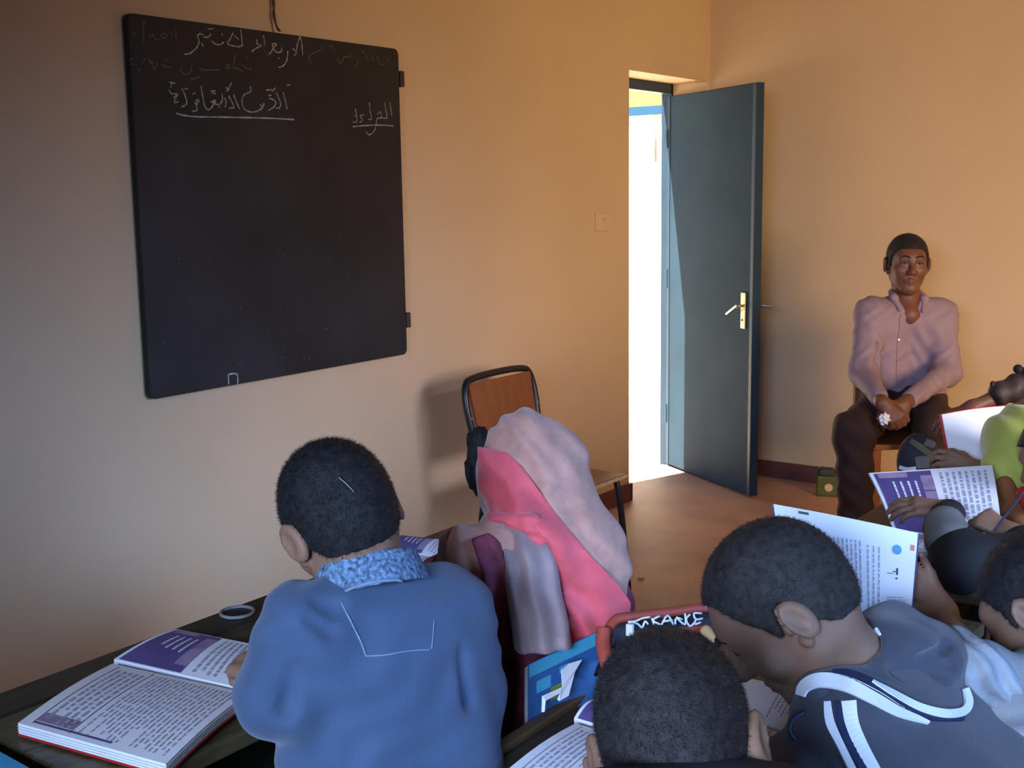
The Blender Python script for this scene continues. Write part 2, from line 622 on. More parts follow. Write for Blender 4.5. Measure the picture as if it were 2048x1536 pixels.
# ------------------------------------------------------------------ patches: bent sheets (pages, covers) with print on them
class Patch:
    def __init__(s, tl, tr, br, bl, bend=0.0, bend_t=0.0):
        s.c = [np.array(p, float) for p in (tl, tr, br, bl)]
        s.bend, s.bt = bend, bend_t
        s.n = nrm(np.cross(s.c[1] - s.c[0], s.c[0] - s.c[3]))

    def pt(s, a, b, h=0.0):
        """a: 0..1 left to right, b: 0..1 top to bottom"""
        tl, tr, br, bl = s.c
        p = (tl * (1 - a) + tr * a) * (1 - b) + (bl * (1 - a) + br * a) * b
        return p + s.n * (h + s.bend * math.sin(math.pi * min(max(a, 0), 1)) + s.bt * math.sin(math.pi * min(max(b, 0), 1)))

    def grid(s, a0, a1, b0, b1, h, na, nb):
        return [s.pt(a0 + (a1 - a0) * i / na, b0 + (b1 - b0) * j / nb, h) for i in range(na + 1) for j in range(nb + 1)]

    def slab(s, name, mat, parent, h0, h1, pad=0.0, na=10, nb=6, **k):
        T = s.grid(-pad, 1 + pad, -pad, 1 + pad, h1, na, nb)
        Bt = s.grid(-pad, 1 + pad, -pad, 1 + pad, h0, na, nb)
        N = len(T)
        q = lambda i, j: i * (nb + 1) + j
        f = []
        for i in range(na):
            for j in range(nb):
                f.append((q(i, j), q(i, j + 1), q(i + 1, j + 1), q(i + 1, j)))
                f.append(tuple(N + x for x in (q(i, j), q(i + 1, j), q(i + 1, j + 1), q(i, j + 1))))
        for i in range(na):
            f.append((q(i, 0), q(i + 1, 0), N + q(i + 1, 0), N + q(i, 0)))
            f.append((q(i + 1, nb), q(i, nb), N + q(i, nb), N + q(i + 1, nb)))
        for j in range(nb):
            f.append((q(0, j + 1), q(0, j), N + q(0, j), N + q(0, j + 1)))
            f.append((q(na, j), q(na, j + 1), N + q(na, j + 1), N + q(na, j)))
        return obj(name, T + Bt, f, mat, parent, False, **k)

    def rects(s, name, mat, parent, rs, h, na=4, nb=2, **k):
        v, f = [], []
        for (a0, a1, b0, b1) in rs:
            o = len(v)
            v += s.grid(a0, a1, b0, b1, h, na, nb)
            for i in range(na):
                for j in range(nb):
                    p = o + i * (nb + 1) + j
                    f.append((p, p + 1, p + nb + 2, p + nb + 1))
        return obj(name, v, f, mat, parent, False, **k)


def text_rects(rng, a0, a1, b0, b1, lines, fill=0.55, vert=False, ragged=0.25):
    out = []
    for i in range(lines):
        c = (i + 0.5) / lines
        hh = 0.5 * fill / lines
        x = 0.0
        end = 1.0 - (rng.random() * ragged if rng.random() < 0.5 else 0)
        while x < end:
            w = rng.uniform(0.03, 0.11)
            e = min(x + w, end)
            if vert:
                out.append((a0 + (a1 - a0) * (c - hh), a0 + (a1 - a0) * (c + hh), b0 + (b1 - b0) * x, b0 + (b1 - b0) * e))
            else:
                out.append((a0 + (a1 - a0) * x, a0 + (a1 - a0) * e, b0 + (b1 - b0) * (c - hh), b0 + (b1 - b0) * (c + hh)))
            x = e + rng.uniform(0.012, 0.03)
    return out

# ================================================================== THE ROOM
YB = 5.77                                       # inner face of the back wall
DY0, DY1, DZ = 4.935, 5.735, 2.086              # door opening in the board wall


def struct(name, mb, mat, label=None):
    return mb.build(name, mat, None, kind='structure', label=label)


struct('floor', MB().box((-0.26, WIN_Y - 0.2, -0.12), (WIN_X + 0.2, YB + 0.2, 0)), FLOOR, 'worn reddish-brown screed floor of the classroom')
struct('ceiling', MB().box((-0.26, WIN_Y - 0.2, ROOM_H), (WIN_X + 0.2, YB + 0.2, ROOM_H + 0.15)), CEIL, 'plain plastered classroom ceiling')
struct('wall_left', MB().box((-0.26, WIN_Y - 0.2, 0), (0, DY0, ROOM_H)).box((-0.26, DY0, DZ), (0, DY1, ROOM_H)).box((-0.26, DY1, 0), (0, YB, ROOM_H)),
       PAINT, 'ochre painted wall behind the blackboard')
struct('wall_back', MB().box((-0.26, YB, 0), (WIN_X + 0.2, YB + 0.2, ROOM_H)), PAINT, 'ochre painted wall behind the seated man')
WX0, WX1, WZ0, WZ1 = 1.2, 4.0, 1.1, 2.4
struct('wall_rear', MB().box((0, WIN_Y - 0.2, 0), (WX0, WIN_Y, ROOM_H)).box((WX1, WIN_Y - 0.2, 0), (WIN_X, WIN_Y, ROOM_H))
       .box((WX0, WIN_Y - 0.2, 0), (WX1, WIN_Y, WZ0)).box((WX0, WIN_Y - 0.2, WZ1), (WX1, WIN_Y, ROOM_H)), PAINT)
VY0, VY1 = 1.2, 4.1
struct('wall_right', MB().box((WIN_X, WIN_Y - 0.2, 0), (WIN_X + 0.2, VY0, ROOM_H)).box((WIN_X, VY1, 0), (WIN_X + 0.2, YB, ROOM_H))
       .box((WIN_X, VY0, 0), (WIN_X + 0.2, VY1, WZ0)).box((WIN_X, VY0, WZ1), (WIN_X + 0.2, VY1, ROOM_H)), PAINT)


def window(name, lo, hi, ax):
    """frame round an opening, mullions and three panes; ax = axis along the wall"""
    lo, hi = np.array(lo, float), np.array(hi, float)
    t = 0.06
    m = MB()
    n = 3
    w = (hi[ax] - lo[ax]) / n
    for i in range(n + 1):
        a, b = lo.copy(), hi.copy()
        a[ax] = lo[ax] + i * w - t / 2
        b[ax] = a[ax] + t
        m.box(a, b)
    for z in (lo[2], hi[2] - t):
        a, b = lo.copy(), hi.copy()
        a[2], b[2] = z, z + t
        m.box(a, b)
    o = m.build(name, DFRAME, None, kind='structure')
    ot = 1 - ax
    for i in range(n):
        a, b = lo.copy(), hi.copy()
        a[ax], b[ax] = lo[ax] + i * w + t / 2, lo[ax] + (i + 1) * w - t / 2
        mid = (lo[ot] + hi[ot]) / 2
        a[ot], b[ot] = mid - 0.003, mid + 0.003
        a[2] += t
        b[2] -= t
        MB().box(a, b).build('pane', GLASS, o)


window('window_1', (WX0, WIN_Y - 0.14, WZ0), (WX1, WIN_Y - 0.08, WZ1), 0)
window('window_2', (WIN_X + 0.08, VY0, WZ0), (WIN_X + 0.14, VY1, WZ1), 1)
struct('baseboard_left', MB().box((0, WIN_Y, 0), (0.014, DY0 + 0.005, 0.088)).box((-0.2, DY0, 0), (0.014, DY0 + 0.012, 0.088)), SKIRT)
struct('baseboard_back', MB().box((0.0, YB - 0.014, 0), (WIN_X, YB, 0.088)), SKIRT)

# ------------------------------------------------------------------ door
door = empty('door_1', (-0.22, (DY0 + DY1) / 2, 0), 'slate blue metal door standing open into the room', 'door')
door['kind'] = 'structure'
MB().box((-0.26, DY0, 0), (-0.20, DY0 + 0.035, DZ)).box((-0.26, DY1 - 0.016, 0), (-0.20, DY1, DZ)).box((-0.26, DY0, 2.035), (-0.20, DY1, DZ)).build('door_frame', DFRAME, door)
Hg = onZ(1333, 927, 0.012)
Hg[2] = 0
Fr = onZ(1500, 993, 0.012)
Fr[2] = 0
dl = nrm(Fr - Hg)
dn = V3(dl[1], -dl[0], 0)                       # leaf normal
if (CAM - Hg) @ dn < 0:
    dn = -dn
DL = np.linalg.norm(Fr - Hg)
Rd = np.stack([dl, dn, V3(0, 0, 1)], 1)
leaf = MB().obox(Hg + dl * DL / 2 - dn * 0.022 + V3(0, 0, 1.016), (DL / 2, 0.022, 1.004), Rd, 0.003).build('door_leaf', DOOR, door)
MB().obox(Hg + dl * (DL - 0.012) + dn * 0.002 + V3(0, 0, 1.016), (0.012, 0.003, 1.002), Rd, 0.001).obox(Hg + dl * 0.012 + dn * 0.002 + V3(0, 0, 1.016), (0.012, 0.003, 1.002), Rd, 0.001).build('edge_strip', DFRAME, leaf)


def on_leaf(px, py, h=0.0):
    r = ray(px, py)
    p0 = Hg + dn * h
    return CAM + r * (((p0 - CAM) @ dn) / (r @ dn))


pa, pb = on_leaf(1488, 585), on_leaf(1488, 657)
pm = (pa + pb) / 2
hd = MB().obox(pm + dn * 0.004, (0.020, 0.004, abs(pa[2] - pb[2]) / 2), Rd, 0.003).build('handle_plate', BRASS, door)
k0 = on_leaf(1488, 612)
k1 = on_leaf(1474, 611, 0.045)
k2 = on_leaf(1453, 628, 0.045)
MB().tube([k0, k0 + dn * 0.045], 0.008, 10).tube(smooth_curve([k0 + dn * 0.045, k1, k2], 5), 0.0075, 8).build('lever', STEEL, hd, True)
MB().cyl(on_leaf(1487, 640) + dn * 0.006, on_leaf(1487, 640) + dn * 0.010, 0.007, 10).build('keyhole', BLACKMETAL, hd)
q = Hg + dl * (DL - 0.05) - dn * 0.044 + V3(0, 0, k0[2])
MB().tube([q, q - dn * 0.05, q - dn * 0.05 + dl * 0.07], 0.0075, 8).build('lever', STEEL, hd, True)
for z in (0.25, 1.0, 1.75):
    MB().cyl(Hg + dn * 0.004 + V3(0, 0, z), Hg + dn * 0.004 + V3(0, 0, z + 0.1), 0.010, 10).build('door_hinge', DFRAME, door)

# ------------------------------------------------------------------ outside the door
struct('ground_outside', MB().box((-9, -6, -0.16), (-0.26, 14, -0.03)), SAND)
OY = 8.0
wo = struct('wall_outside', MB().box((-9, OY, -0.03), (0.4, OY + 0.2, 2.11)), WHITEWALL)
MB().box((-9, OY - 0.01, 2.165), (0.4, OY + 0.2, 3.2)).build('upper_wall', YELLOWWALL, wo)
MB().box((-9, OY - 0.04, 2.105), (0.4, OY + 0.2, 2.168)).build('beam', BLUEBEAM, wo)
pp = onY(1308, 300, OY - 0.05)
MB().tube([(pp[0], OY - 0.04, 2.1), (pp[0] + 0.01, OY - 0.04, 1.75)], 0.010, 8).build('drain_pipe', PRINTRED, wo, True)

# ------------------------------------------------------------------ light switch
sw = empty('light_switch', (0, 5.05, 1.33), 'small flat light switch on the wall left of the door', 'switch')
s0, s1 = onX(1190, 426, 0), onX(1217, 462, 0)
MB().box((0, s0[1], s1[2]), (0.008, s1[1], s0[2]), 0.003).build('switch_plate', SWITCH, sw)
ym, zm = (s0[1] + s1[1]) / 2, (s0[2] + s1[2]) / 2
MB().obox((0.010, ym + 0.008, zm - 0.004), (0.004, 0.014, 0.022), np.array([[0.985, 0, 0.17], [0, 1, 0], [-0.17, 0, 0.985]]), 0.002).build('rocker', SWITCH, sw)

# ------------------------------------------------------------------ blackboard
BX = 0.030
bTL, bTR, bBR, bBL = onX(255, 25, BX), onX(797, 98, BX), onX(815, 708, BX), onX(302, 800, BX)
board = empty('blackboard', (0.0, (bTL[1] + bTR[1]) / 2, bBL[2]), 'large worn blackboard with Arabic chalk writing hung on the wall', 'blackboard')


def rounded_quad(cs, r, n=5):
    out = []
    L = len(cs)
    for i in range(L):
        p, a, b = cs[i], cs[i - 1], cs[(i + 1) % L]
        u, v = nrm(a - p), nrm(b - p)
        p0, p1 = p + u * r, p + v * r
        for k in range(n + 1):
            t = k / n
            out.append((1 - t) ** 2 * p0 + 2 * t * (1 - t) * p + t * t * p1)
    return out


ol = rounded_quad([bTL, bTR, bBR, bBL], 0.022)
n = len(ol)
cen = sum(ol) / n
ins = [p + (cen - p) * 0.004 for p in ol]
vv = [p * V3(0, 1, 1) + V3(0.006, 0, 0) for p in ol] + [p * V3(0, 1, 1) + V3(BX - 0.003, 0, 0) for p in ol] + ins
ff = [tuple(range(n))] + [(i, (i + 1) % n, n + (i + 1) % n, n + i) for i in range(n)] + [(n + i, n + (i + 1) % n, 2 * n + (i + 1) % n, 2 * n + i) for i in range(n)] + [tuple(2 * n + i for i in range(n))[::-1]]
ff = [f[::-1] for f in ff]
obj('panel', vv, ff, BOARD, board)
for px, py in ((804, 158), (817, 640)):
    p = onX(px, py, 0.02)
    MB().box((0.004, p[1] - 0.012, p[2] - 0.028), (0.024, p[1] + 0.010, p[2] + 0.028), 0.003).build('hinge', DARKWOOD, board)
wp = [onX(543, -30, 0.012), onX(546, 5, 0.014), onX(549, 30, 0.016), onX(553, 52, 0.020), onX(558, 62, 0.030)]
wp2 = [p + V3(0, 0.007 * math.sin(i * 2.1), 0) for i, p in enumerate(wp)]
MB().tube(smooth_curve(wp, 5), 0.0035, 6).tube(smooth_curve(wp2, 5), 0.003, 6).build('hanging_wire', RUSTWIRE, board, True)

MB().cyl(wp[0] * V3(0, 1, 1), wp[0] * V3(0, 1, 1) + V3(0.03, 0, 0), 0.004, 8).build('nail', STEEL, board)


def chalk(strokes, mat, name, width=3.2, off_=(0, 0), sc=1.0):
    """hand-drawn chalk strokes, each a thin flat ribbon lying on the board"""
    v, f = [], []
    for st in strokes:
        if len(st) == 1:
            st = [st[0], (st[0][0] + 2.5, st[0][1] + 2.0)]
        pts = smooth_curve([onX(x, y, BX + 0.0008) for x, y in st], 4) if len(st) > 2 else [onX(x, y, BX + 0.0008) for x, y in st]
        hw = width / 2 * 2.9 / FPX
        o = len(v)
        for i, p in enumerate(pts):
            t = nrm(pts[min(i + 1, len(pts) - 1)] - pts[max(i - 1, 0)])
            s_ = nrm(np.cross(t, V3(1, 0, 0)))
            w_ = hw * (0.75 + 0.5 * (math.sin(i * 1.7 + o) * 0.5 + 0.5))
            v += [p + s_ * w_, p - s_ * w_]
        for i in range(len(pts) - 1):
            a = o + 2 * i
            f.append((a, a + 1, a + 3, a + 2))
    return obj(name, v, f, mat, board)


def zz(ox, oy, k, pts):
    """trace taken on an enlarged crop: origin and scale of the crop"""
    return [(ox + x / k, oy + y / k) for x, y in pts]


A = lambda *p: zz(240, 20, 6.827, p)             # crop 240,20 .. 540,245
B_ = lambda *p: zz(520, 40, 6.143, p)            # crop 520,40 .. 820,290
lesson = [A((880, 605), (960, 590), (1040, 520), (1080, 440), (1060, 350), (1100, 325), (1140, 345)), A((1110, 450), (1140, 500)),
          A((1140, 370), (1210, 365), (1240, 320)), A((1250, 420), (1300, 465), (1370, 470), (1420, 435)), A((1200, 260), (1280, 255)), A((1390, 320), (1400, 350)),
          A((1545, 310), (1500, 400), (1470, 460), (1540, 490), (1620, 500), (1680, 480)), A((1560, 350), (1620, 400)), A((1650, 265), (1660, 380), (1668, 480)),
          A((1800, 570), (1860, 520), (1930, 490), (1870, 460), (1875, 400)), A((1960, 340), (1975, 450), (1990, 580), (2040, 610))]
lesson += [B_((0, 330), (20, 325)), B_((40, 190), (55, 300), (80, 415), (130, 405), (165, 340), (205, 300), (150, 295), (170, 350), (200, 395), (260, 390), (265, 340)),
           B_((230, 460), (235, 480)), B_((340, 380), (335, 470), (300, 550), (230, 585)), B_((400, 350), (450, 400), (420, 435)), B_((490, 200), (460, 300), (440, 420)),
           B_((495, 200), (515, 300), (525, 430)), B_((380, 240), (410, 245))]
for s0_, s1_ in ((0, 6), (6, 9), (9, 14), (14, 18)):
    chalk(lesson[s0_:s1_], CHALK, 'chalk_word', 3.4)
faint = [A((325, 150), (320, 300), (318, 450)), A((330, 150), (360, 190)), A((170, 330), (215, 320)), A((390, 380), (440, 330), (480, 395), (550, 400)),
         A((600, 310), (560, 350), (600, 390), (640, 340), (600, 310)), A((690, 300), (720, 380)), A((760, 270), (770, 390)),
         A((130, 680), (180, 665)), A((150, 740), (230, 750)), A((250, 840), (290, 790), (240, 830)), A((340, 650), (310, 740)), A((380, 640), (410, 730), (440, 700), (460, 810), (500, 750), (480, 690)),
         A((620, 650), (640, 700)), A((570, 745), (620, 775), (700, 785)), A((820, 795), (850, 850), (910, 880), (970, 820), (985, 720)), A((960, 945), (1020, 938), (1090, 910)),
         A((1070, 770), (1120, 815), (1200, 820), (1360, 815)), A((1440, 790), (1470, 740), (1500, 795), (1440, 790)), A((1575, 610), (1560, 700), (1550, 790), (1600, 800), (1680, 835)),
         A((1660, 740), (1720, 790), (1800, 805)), A((1740, 640), (1720, 700))]
faint += [B_((600, 530), (595, 470), (640, 420), (720, 380), (770, 350), (760, 320)), B_((600, 470), (640, 525)), B_((850, 330), (880, 310), (920, 390)),
          B_((950, 460), (970, 520), (1010, 515), (1030, 460), (1110, 450), (1100, 410)), B_((1190, 490), (1200, 540), (1165, 580)), B_((1250, 370), (1300, 440), (1340, 490)), B_((1360, 430), (1390, 480), (1370, 500)),
          B_((1450, 450), (1450, 500), (1490, 560)), B_((1490, 545), (1530, 540)), B_((1560, 460), (1600, 530))]
for s0_, s1_ in ((0, 3), (3, 7), (7, 14), (14, 17), (17, 21), (21, 23), (23, 26), (26, 31)):
    chalk(faint[s0_:s1_], CHALK_FAINT, 'chalk_faint_word', 3.2)
title = [A((670, 985), (750, 1000)), A((710, 985), (690, 1060)), A((850, 1075), (890, 1170), (910, 1280), (840, 1325)), A((880, 1080), (930, 1070)), A((730, 1200), (790, 1150), (740, 1260), (800, 1250)),
         A((670, 1090), (700, 1140), (780, 1145)), A((985, 1380), (1050, 1370), (1045, 1290), (1080, 1240), (1045, 1230), (1020, 1290)), A((990, 1150), (1030, 1130)), A((1105, 1040), (1130, 1180), (1160, 1320), (1220, 1360), (1270, 1300), (1310, 1240)),
         A((1240, 1110), (1300, 1105)), A((1250, 1130), (1310, 1145)), A((1240, 1260), (1300, 1230), (1270, 1280), (1340, 1290), (1360, 1330)), A((1390, 1140), (1400, 1230), (1360, 1290)),
         A((1440, 1060), (1490, 1080), (1450, 1110)), A((1525, 990), (1490, 1060)), A((1430, 1200), (1450, 1260), (1435, 1330)), A((1480, 1170), (1530, 1260), (1555, 1330), (1490, 1340)), A((1550, 1150), (1600, 1280), (1635, 1355)),
         A((1775, 1040), (1785, 1110), (1700, 1155), (1665, 1230), (1690, 1340), (1770, 1390), (1860, 1385), (1930, 1340), (1970, 1270)), A((1910, 1290), (1950, 1320))]
title += [B_((0, 1110), (30, 1080), (50, 1040)), B_((100, 930), (140, 925)), B_((110, 960), (180, 990), (190, 1040), (150, 1085), (100, 1110)), B_((200, 890), (230, 960), (255, 1030), (240, 1080), (195, 1080)),
          B_((285, 890), (310, 990), (335, 1100)), B_((75, 860), (150, 860)), B_((150, 880), (190, 830)), B_((325, 800), (375, 798))]
for s0_, s1_ in ((0, 6), (6, 17), (17, len(title))):
    chalk(title[s0_:s1_], CHALK, 'chalk_title_word', 3.0)
chalk([A((770, 1410), (850, 1435), (1050, 1458), (1400, 1462), (1750, 1470), (2040, 1478), (2380, 1496))], CHALK, 'chalk_underline', 3.6)
reading = [B_((1160, 1170), (1190, 1190), (1185, 1250), (1140, 1255)), B_((1170, 1090), (1190, 1170)), B_((1220, 1260), (1260, 1230), (1230, 1180), (1280, 1165)), B_((1345, 1010), (1350, 1110), (1370, 1215), (1330, 1220)),
           B_((1440, 1160), (1480, 1130), (1490, 1200), (1440, 1210), (1425, 1290), (1400, 1370), (1340, 1410), (1300, 1370)), B_((1490, 1200), (1560, 1200), (1545, 1100), (1530, 1010)), B_((1595, 1010), (1610, 1110), (1620, 1180))]
chalk(reading, CHALK, 'chalk_heading', 2.6)
chalk([B_((1140, 1310), (1250, 1300), (1440, 1290), (1640, 1302))], CHALK, 'chalk_underline', 3.0)
D_ = lambda *p: zz(240, 400, 3.413, p)
chalk([D_((742, 1260), (740, 1200), (745, 1185)), D_((745, 1190), (790, 1185), (805, 1215), (800, 1265))], CHALK, 'chalk_letter', 4.0)
dots = [(1115, 365), (1555, 495), (1010, 908), (1110, 885), (1212, 880), (1405, 875), (1097, 748), (525, 460), (1120, 1015), (1105, 1075), (1250, 1078), (1290, 1078), (178, 352), (1085, 325),
        (815, 1115), (745, 750), (1430, 400), (1280, 430), (1675, 120), (1440, 230), (1240, 435), (820, 730), (400, 400), (610, 400), (480, 690), (1735, 680), (1690, 710), (300, 970), (1500, 232)]
chalk([zz(240, 400, 3.413, [d]) for d in dots], CHALK_FAINT, 'chalk_specks', 3.0)['kind'] = 'stuff'


# ------------------------------------------------------------------ school desks
DESKZ = 0.70


def school_desk(label, x0, x1, y0, y1, bench=True, group='two-seat school desks'):
    t = empty('school_desk', ((x0 + x1) / 2, (y0 + y1) / 2, 0), label, 'desk', group)
    z = DESKZ
    MB().box((x0, y0, z - 0.028), (x0 + 0.088, y1, z), 0.004).build('ledge', WOODD, t)
    MB().box((x0 + 0.090, y0, z - 0.028), (x0 + 0.092 + (x1 - x0) * 0.30, y1, z - 0.002), 0.004).build('plank', WOOD, t)
    MB().box((x0 + 0.094 + (x1 - x0) * 0.30, y0, z - 0.028), (x1, y1, z - 0.002), 0.004).build('plank', WOOD, t)
    MB().box((x0 + 0.02, y0 + 0.04, z - 0.26), (x0 + 0.038, y1 - 0.04, z - 0.030), 0.002).build('front_panel', WOODB, t)
    MB().box((x0 + 0.04, y0 + 0.05, z - 0.20), (x1 - 0.06, y1 - 0.05, z - 0.188), 0.002).build('shelf', WOODD, t)
    for yy in (y0 + 0.05, y1 - 0.05):
        for xx in (x0 + 0.05, x1 - 0.06):
            MB().box((xx - 0.018, yy - 0.018, 0), (xx + 0.018, yy + 0.018, z - 0.03), 0.003).build('leg', BLACKMETAL, t)
        MB().box((x0 + 0.05, yy - 0.012, 0.10), (x1 + (0.32 if bench else -0.05), yy + 0.012, 0.13), 0.003).build('foot_rail', BLACKMETAL, t)
    if bench:
        MB().box((x1 + 0.08, y0, 0.40), (x1 + 0.34, y1, 0.425), 0.004).build('bench_seat', WOODD, t)
        for yy in (y0 + 0.05, y1 - 0.05):
            MB().box((x1 + 0.29, yy - 0.018, 0), (x1 + 0.326, yy + 0.018, 0.40), 0.003).build('bench_leg', BLACKMETAL, t)
    return t


desk1 = school_desk('dark wooden two-seat desk below the blackboard, under the denim boy', 1.122, 1.573, 0.885, 2.20)
desk0 = school_desk('dark wooden desk cut off at the lower left corner, holding a cyan folder', 1.122, 1.573, -0.46, 0.865)
desk2 = school_desk('dark wooden desk in front of the two boys leaning over books', 1.925, 2.375, 0.62, 2.22)
desk3 = school_desk('dark wooden desk at right under the girl in the lime scarf', 1.925, 2.375, 2.375, 3.70)
MB().box((1.925, 0.62, 0.6995), (1.947, 2.22, 0.712), 0.003).build('rim', WOODB, desk2)
# a ring-shaped inkwell rim let into the first desk
ip = onZ(475, 1228, DESKZ)
ir = empty('inkwell_ring', ip, 'small grey inkwell ring at the wall edge of the nearest desk', 'inkwell')
MB().tube([ip + V3(0.032 * math.cos(a), 0.032 * math.sin(a), 0.004) for a in np.linspace(0, 2 * math.pi, 24, endpoint=False)], 0.0035, 8, closed=True).build('rim', GREYJ, ir, True)
MB().cyl(ip + V3(0, 0, 0.0005), ip + V3(0, 0, 0.002), 0.029, 24).build('cup', BLACKMETAL, ir)

# ------------------------------------------------------------------ teacher's chair by the wall
ch = empty('chair', (0.47, 3.54, 0), 'brown plywood chair with black tube frame against the blackboard wall', 'chair')
yl, yr, zt = 3.33, 3.765, 0.838


def bx(z):                                     # rake of the back
    return 0.315 - (z - 0.45) * 0.20


fr = [V3(bx(z) + 0.0, y, z) for y, z in [(yl + 0.03, 0.46), (yl + 0.012, 0.60), (yl, 0.74)]]
fr += [V3(bx(zt - 0.02), yl + 0.016, zt - 0.022), V3(bx(zt), yl + 0.065, zt), V3(bx(zt), (yl + yr) / 2, zt + 0.006), V3(bx(zt), yr - 0.065, zt), V3(bx(zt - 0.02), yr - 0.016, zt - 0.022)]
fr += [V3(bx(z), y, z) for y, z in [(yr, 0.74), (yr - 0.012, 0.60), (yr - 0.03, 0.46)]]
MB().tube(smooth_curve(fr, 5), 0.0135, 10).build('back_frame', BLACKMETAL, ch, True)
Patch(V3(bx(0.823) + 0.006, yl + 0.022, 0.823), V3(bx(0.823) + 0.006, yr - 0.022, 0.823), V3(bx(0.56) + 0.006, yr - 0.035, 0.56), V3(bx(0.56) + 0.006, yl + 0.035, 0.56), 0.012).slab('backrest', CHAIRWOOD, ch, -0.005, 0.005)
MB().box((0.30, 3.36, 0.452), (0.700, 3.735, 0.466), 0.006).build('seat', CHAIRWOOD, ch)
MB().box((0.699, 3.362, 0.453), (0.704, 3.733, 0.466), 0.001).build('seat_edge', CHAIREDGE, ch)
for y, s_ in ((yl + 0.03, -1), (yr - 0.03, 1)):
    MB().tube(smooth_curve([(bx(0.46), y, 0.46), (0.28, y, 0.25), (0.20, y + s_ * 0.01, 0.0)], 4), 0.0125, 8).build('leg', BLACKMETAL, ch, True)
    MB().tube(smooth_curve([(0.33, y, 0.445), (0.60, y, 0.445), (0.66, y, 0.40), (0.70, y + s_ * 0.01, 0.0)], 5), 0.0125, 8).build('leg', BLACKMETAL, ch, True)
for z, y in ((0.70, yl + 0.002), (0.70, yr - 0.002)):
    MB().cyl(V3(bx(z) + 0.010, y, z), V3(bx(z) + 0.016, y, z), 0.006, 8).build('rivet', STEEL, ch)

# ------------------------------------------------------------------ green tin on the floor
gp = onZ(1657, 990, 0.0)
gt = empty('green_tin', gp, 'small olive green tin with a pale round mark on the floor by the man', 'tin')
ga = nrm(V3(*(CAM - gp)[:2], 0))
Rg = np.stack([V3(-ga[1], ga[0], 0), ga, V3(0, 0, 1)], 1)
MB().obox(gp + V3(0, 0, 0.052), (0.060, 0.040, 0.052), Rg, 0.010).build('tin_body', GREEN, gt)
MB().obox(gp + V3(0, 0, 0.120) - Rg[:, 0] * 0.012, (0.036, 0.032, 0.018), Rg, 0.010).build('lid', GREEND, gt)
MB().cyl(gp + ga * 0.039 + V3(0, 0, 0.048), gp + ga * 0.043 + V3(0, 0, 0.048), 0.020, 18).build('round_mark', SWITCH, gt)
MB().tube(smooth_curve([gp + Rg[:, 0] * -0.05 + V3(0, 0, 0.10), gp + Rg[:, 0] * -0.055 + V3(0, 0, 0.135), gp + Rg[:, 0] * -0.02 + V3(0, 0, 0.142)], 4), 0.005, 6).build('handle', GREEN, gt, True)


# ================================================================== BOOKS
RNG = random.Random(7)


def open_textbook(label, near, far, t_near=0.016, t_far=0.012, lift=0.0, near_bend=0.006, far_bend=0.006, group=None, zt=0.0, near_text=True):
    """near / far: top-surface corners (spine-left, outer-left, outer-right, spine-right) of the two halves"""
    P1 = Patch(near[0], near[3], near[2], near[1], 0.0, near_bend)
    P2 = Patch(far[0], far[1], far[2], far[3], far_bend, 0.0) if False else Patch(far[1], far[2], far[3], far[0], 0.0, far_bend)
    c = sum(near) / 4
    root = empty('open_textbook', V3(c[0], c[1], near[1][2] - t_near - 0.004), label, 'book', group)
    for P_, t_, nm in ((P1, t_near, 'pages'), (P2, t_far, 'pages')):
        P_.slab('cover', RED if P_ is P1 else PURPLE, root, -t_ - 0.0035, -t_, 0.004)
        P_.slab(nm, PAPER, root, -t_, 0.0)
        for k in range(3):
            h = -t_ * (0.25 + 0.25 * k)
            P_.slab('page_layer', PAPERE, root, h - 0.0012, h, 0.004)
    return root, P1, P2


def print_textbook(root, P1, P2, lines=19, purple=True):
    # P1: a left(-X)..right(+X) along the spine, b spine..outer edge; lines of print run across (b direction)
    h = 0.0008
    P1.rects('printed_text', INK, root, text_rects(RNG, 0.10, 0.32, 0.10, 0.92, 5, 0.42, True) + text_rects(RNG, 0.37, 0.96, 0.06, 0.94, lines, 0.34, True), h, 1, 2)['kind'] = 'stuff'
    P1.rects('ruled_line', INKD, root, [(0.075, 0.080, 0.04, 0.97), (0.335, 0.340, 0.03, 0.97)], h, 1, 6)
    P1.rects('printed_bar', PURPLE, root, [(0.08, 0.62, 0.945, 0.962)], h * 1.5, 6, 1)
    P1.rects('tinted_box', PURPLE2, root, [(0.085, 0.33, 0.83, 0.93)], h, 3, 2)
    if purple:
        P2.rects('printed_panel', PURPLE, root, [(0.03, 0.50, 0.03, 0.985)], h, 4, 8)
        P2.rects('printed_picture', PURPLE2, root, [(0.40, 0.50, 0.12, 0.85), (0.06, 0.30, 0.04, 0.14)], h * 1.6, 3, 4)
        P2.rects('panel_text', PAPER, root, text_rects(RNG, 0.13, 0.38, 0.22, 0.62, 4, 0.30, True), h * 2, 1, 2)['kind'] = 'stuff'
    P2.rects('printed_text', INK, root, text_rects(RNG, 0.55, 0.96, 0.08, 0.92, 8, 0.42, True), h, 1, 2)['kind'] = 'stuff'


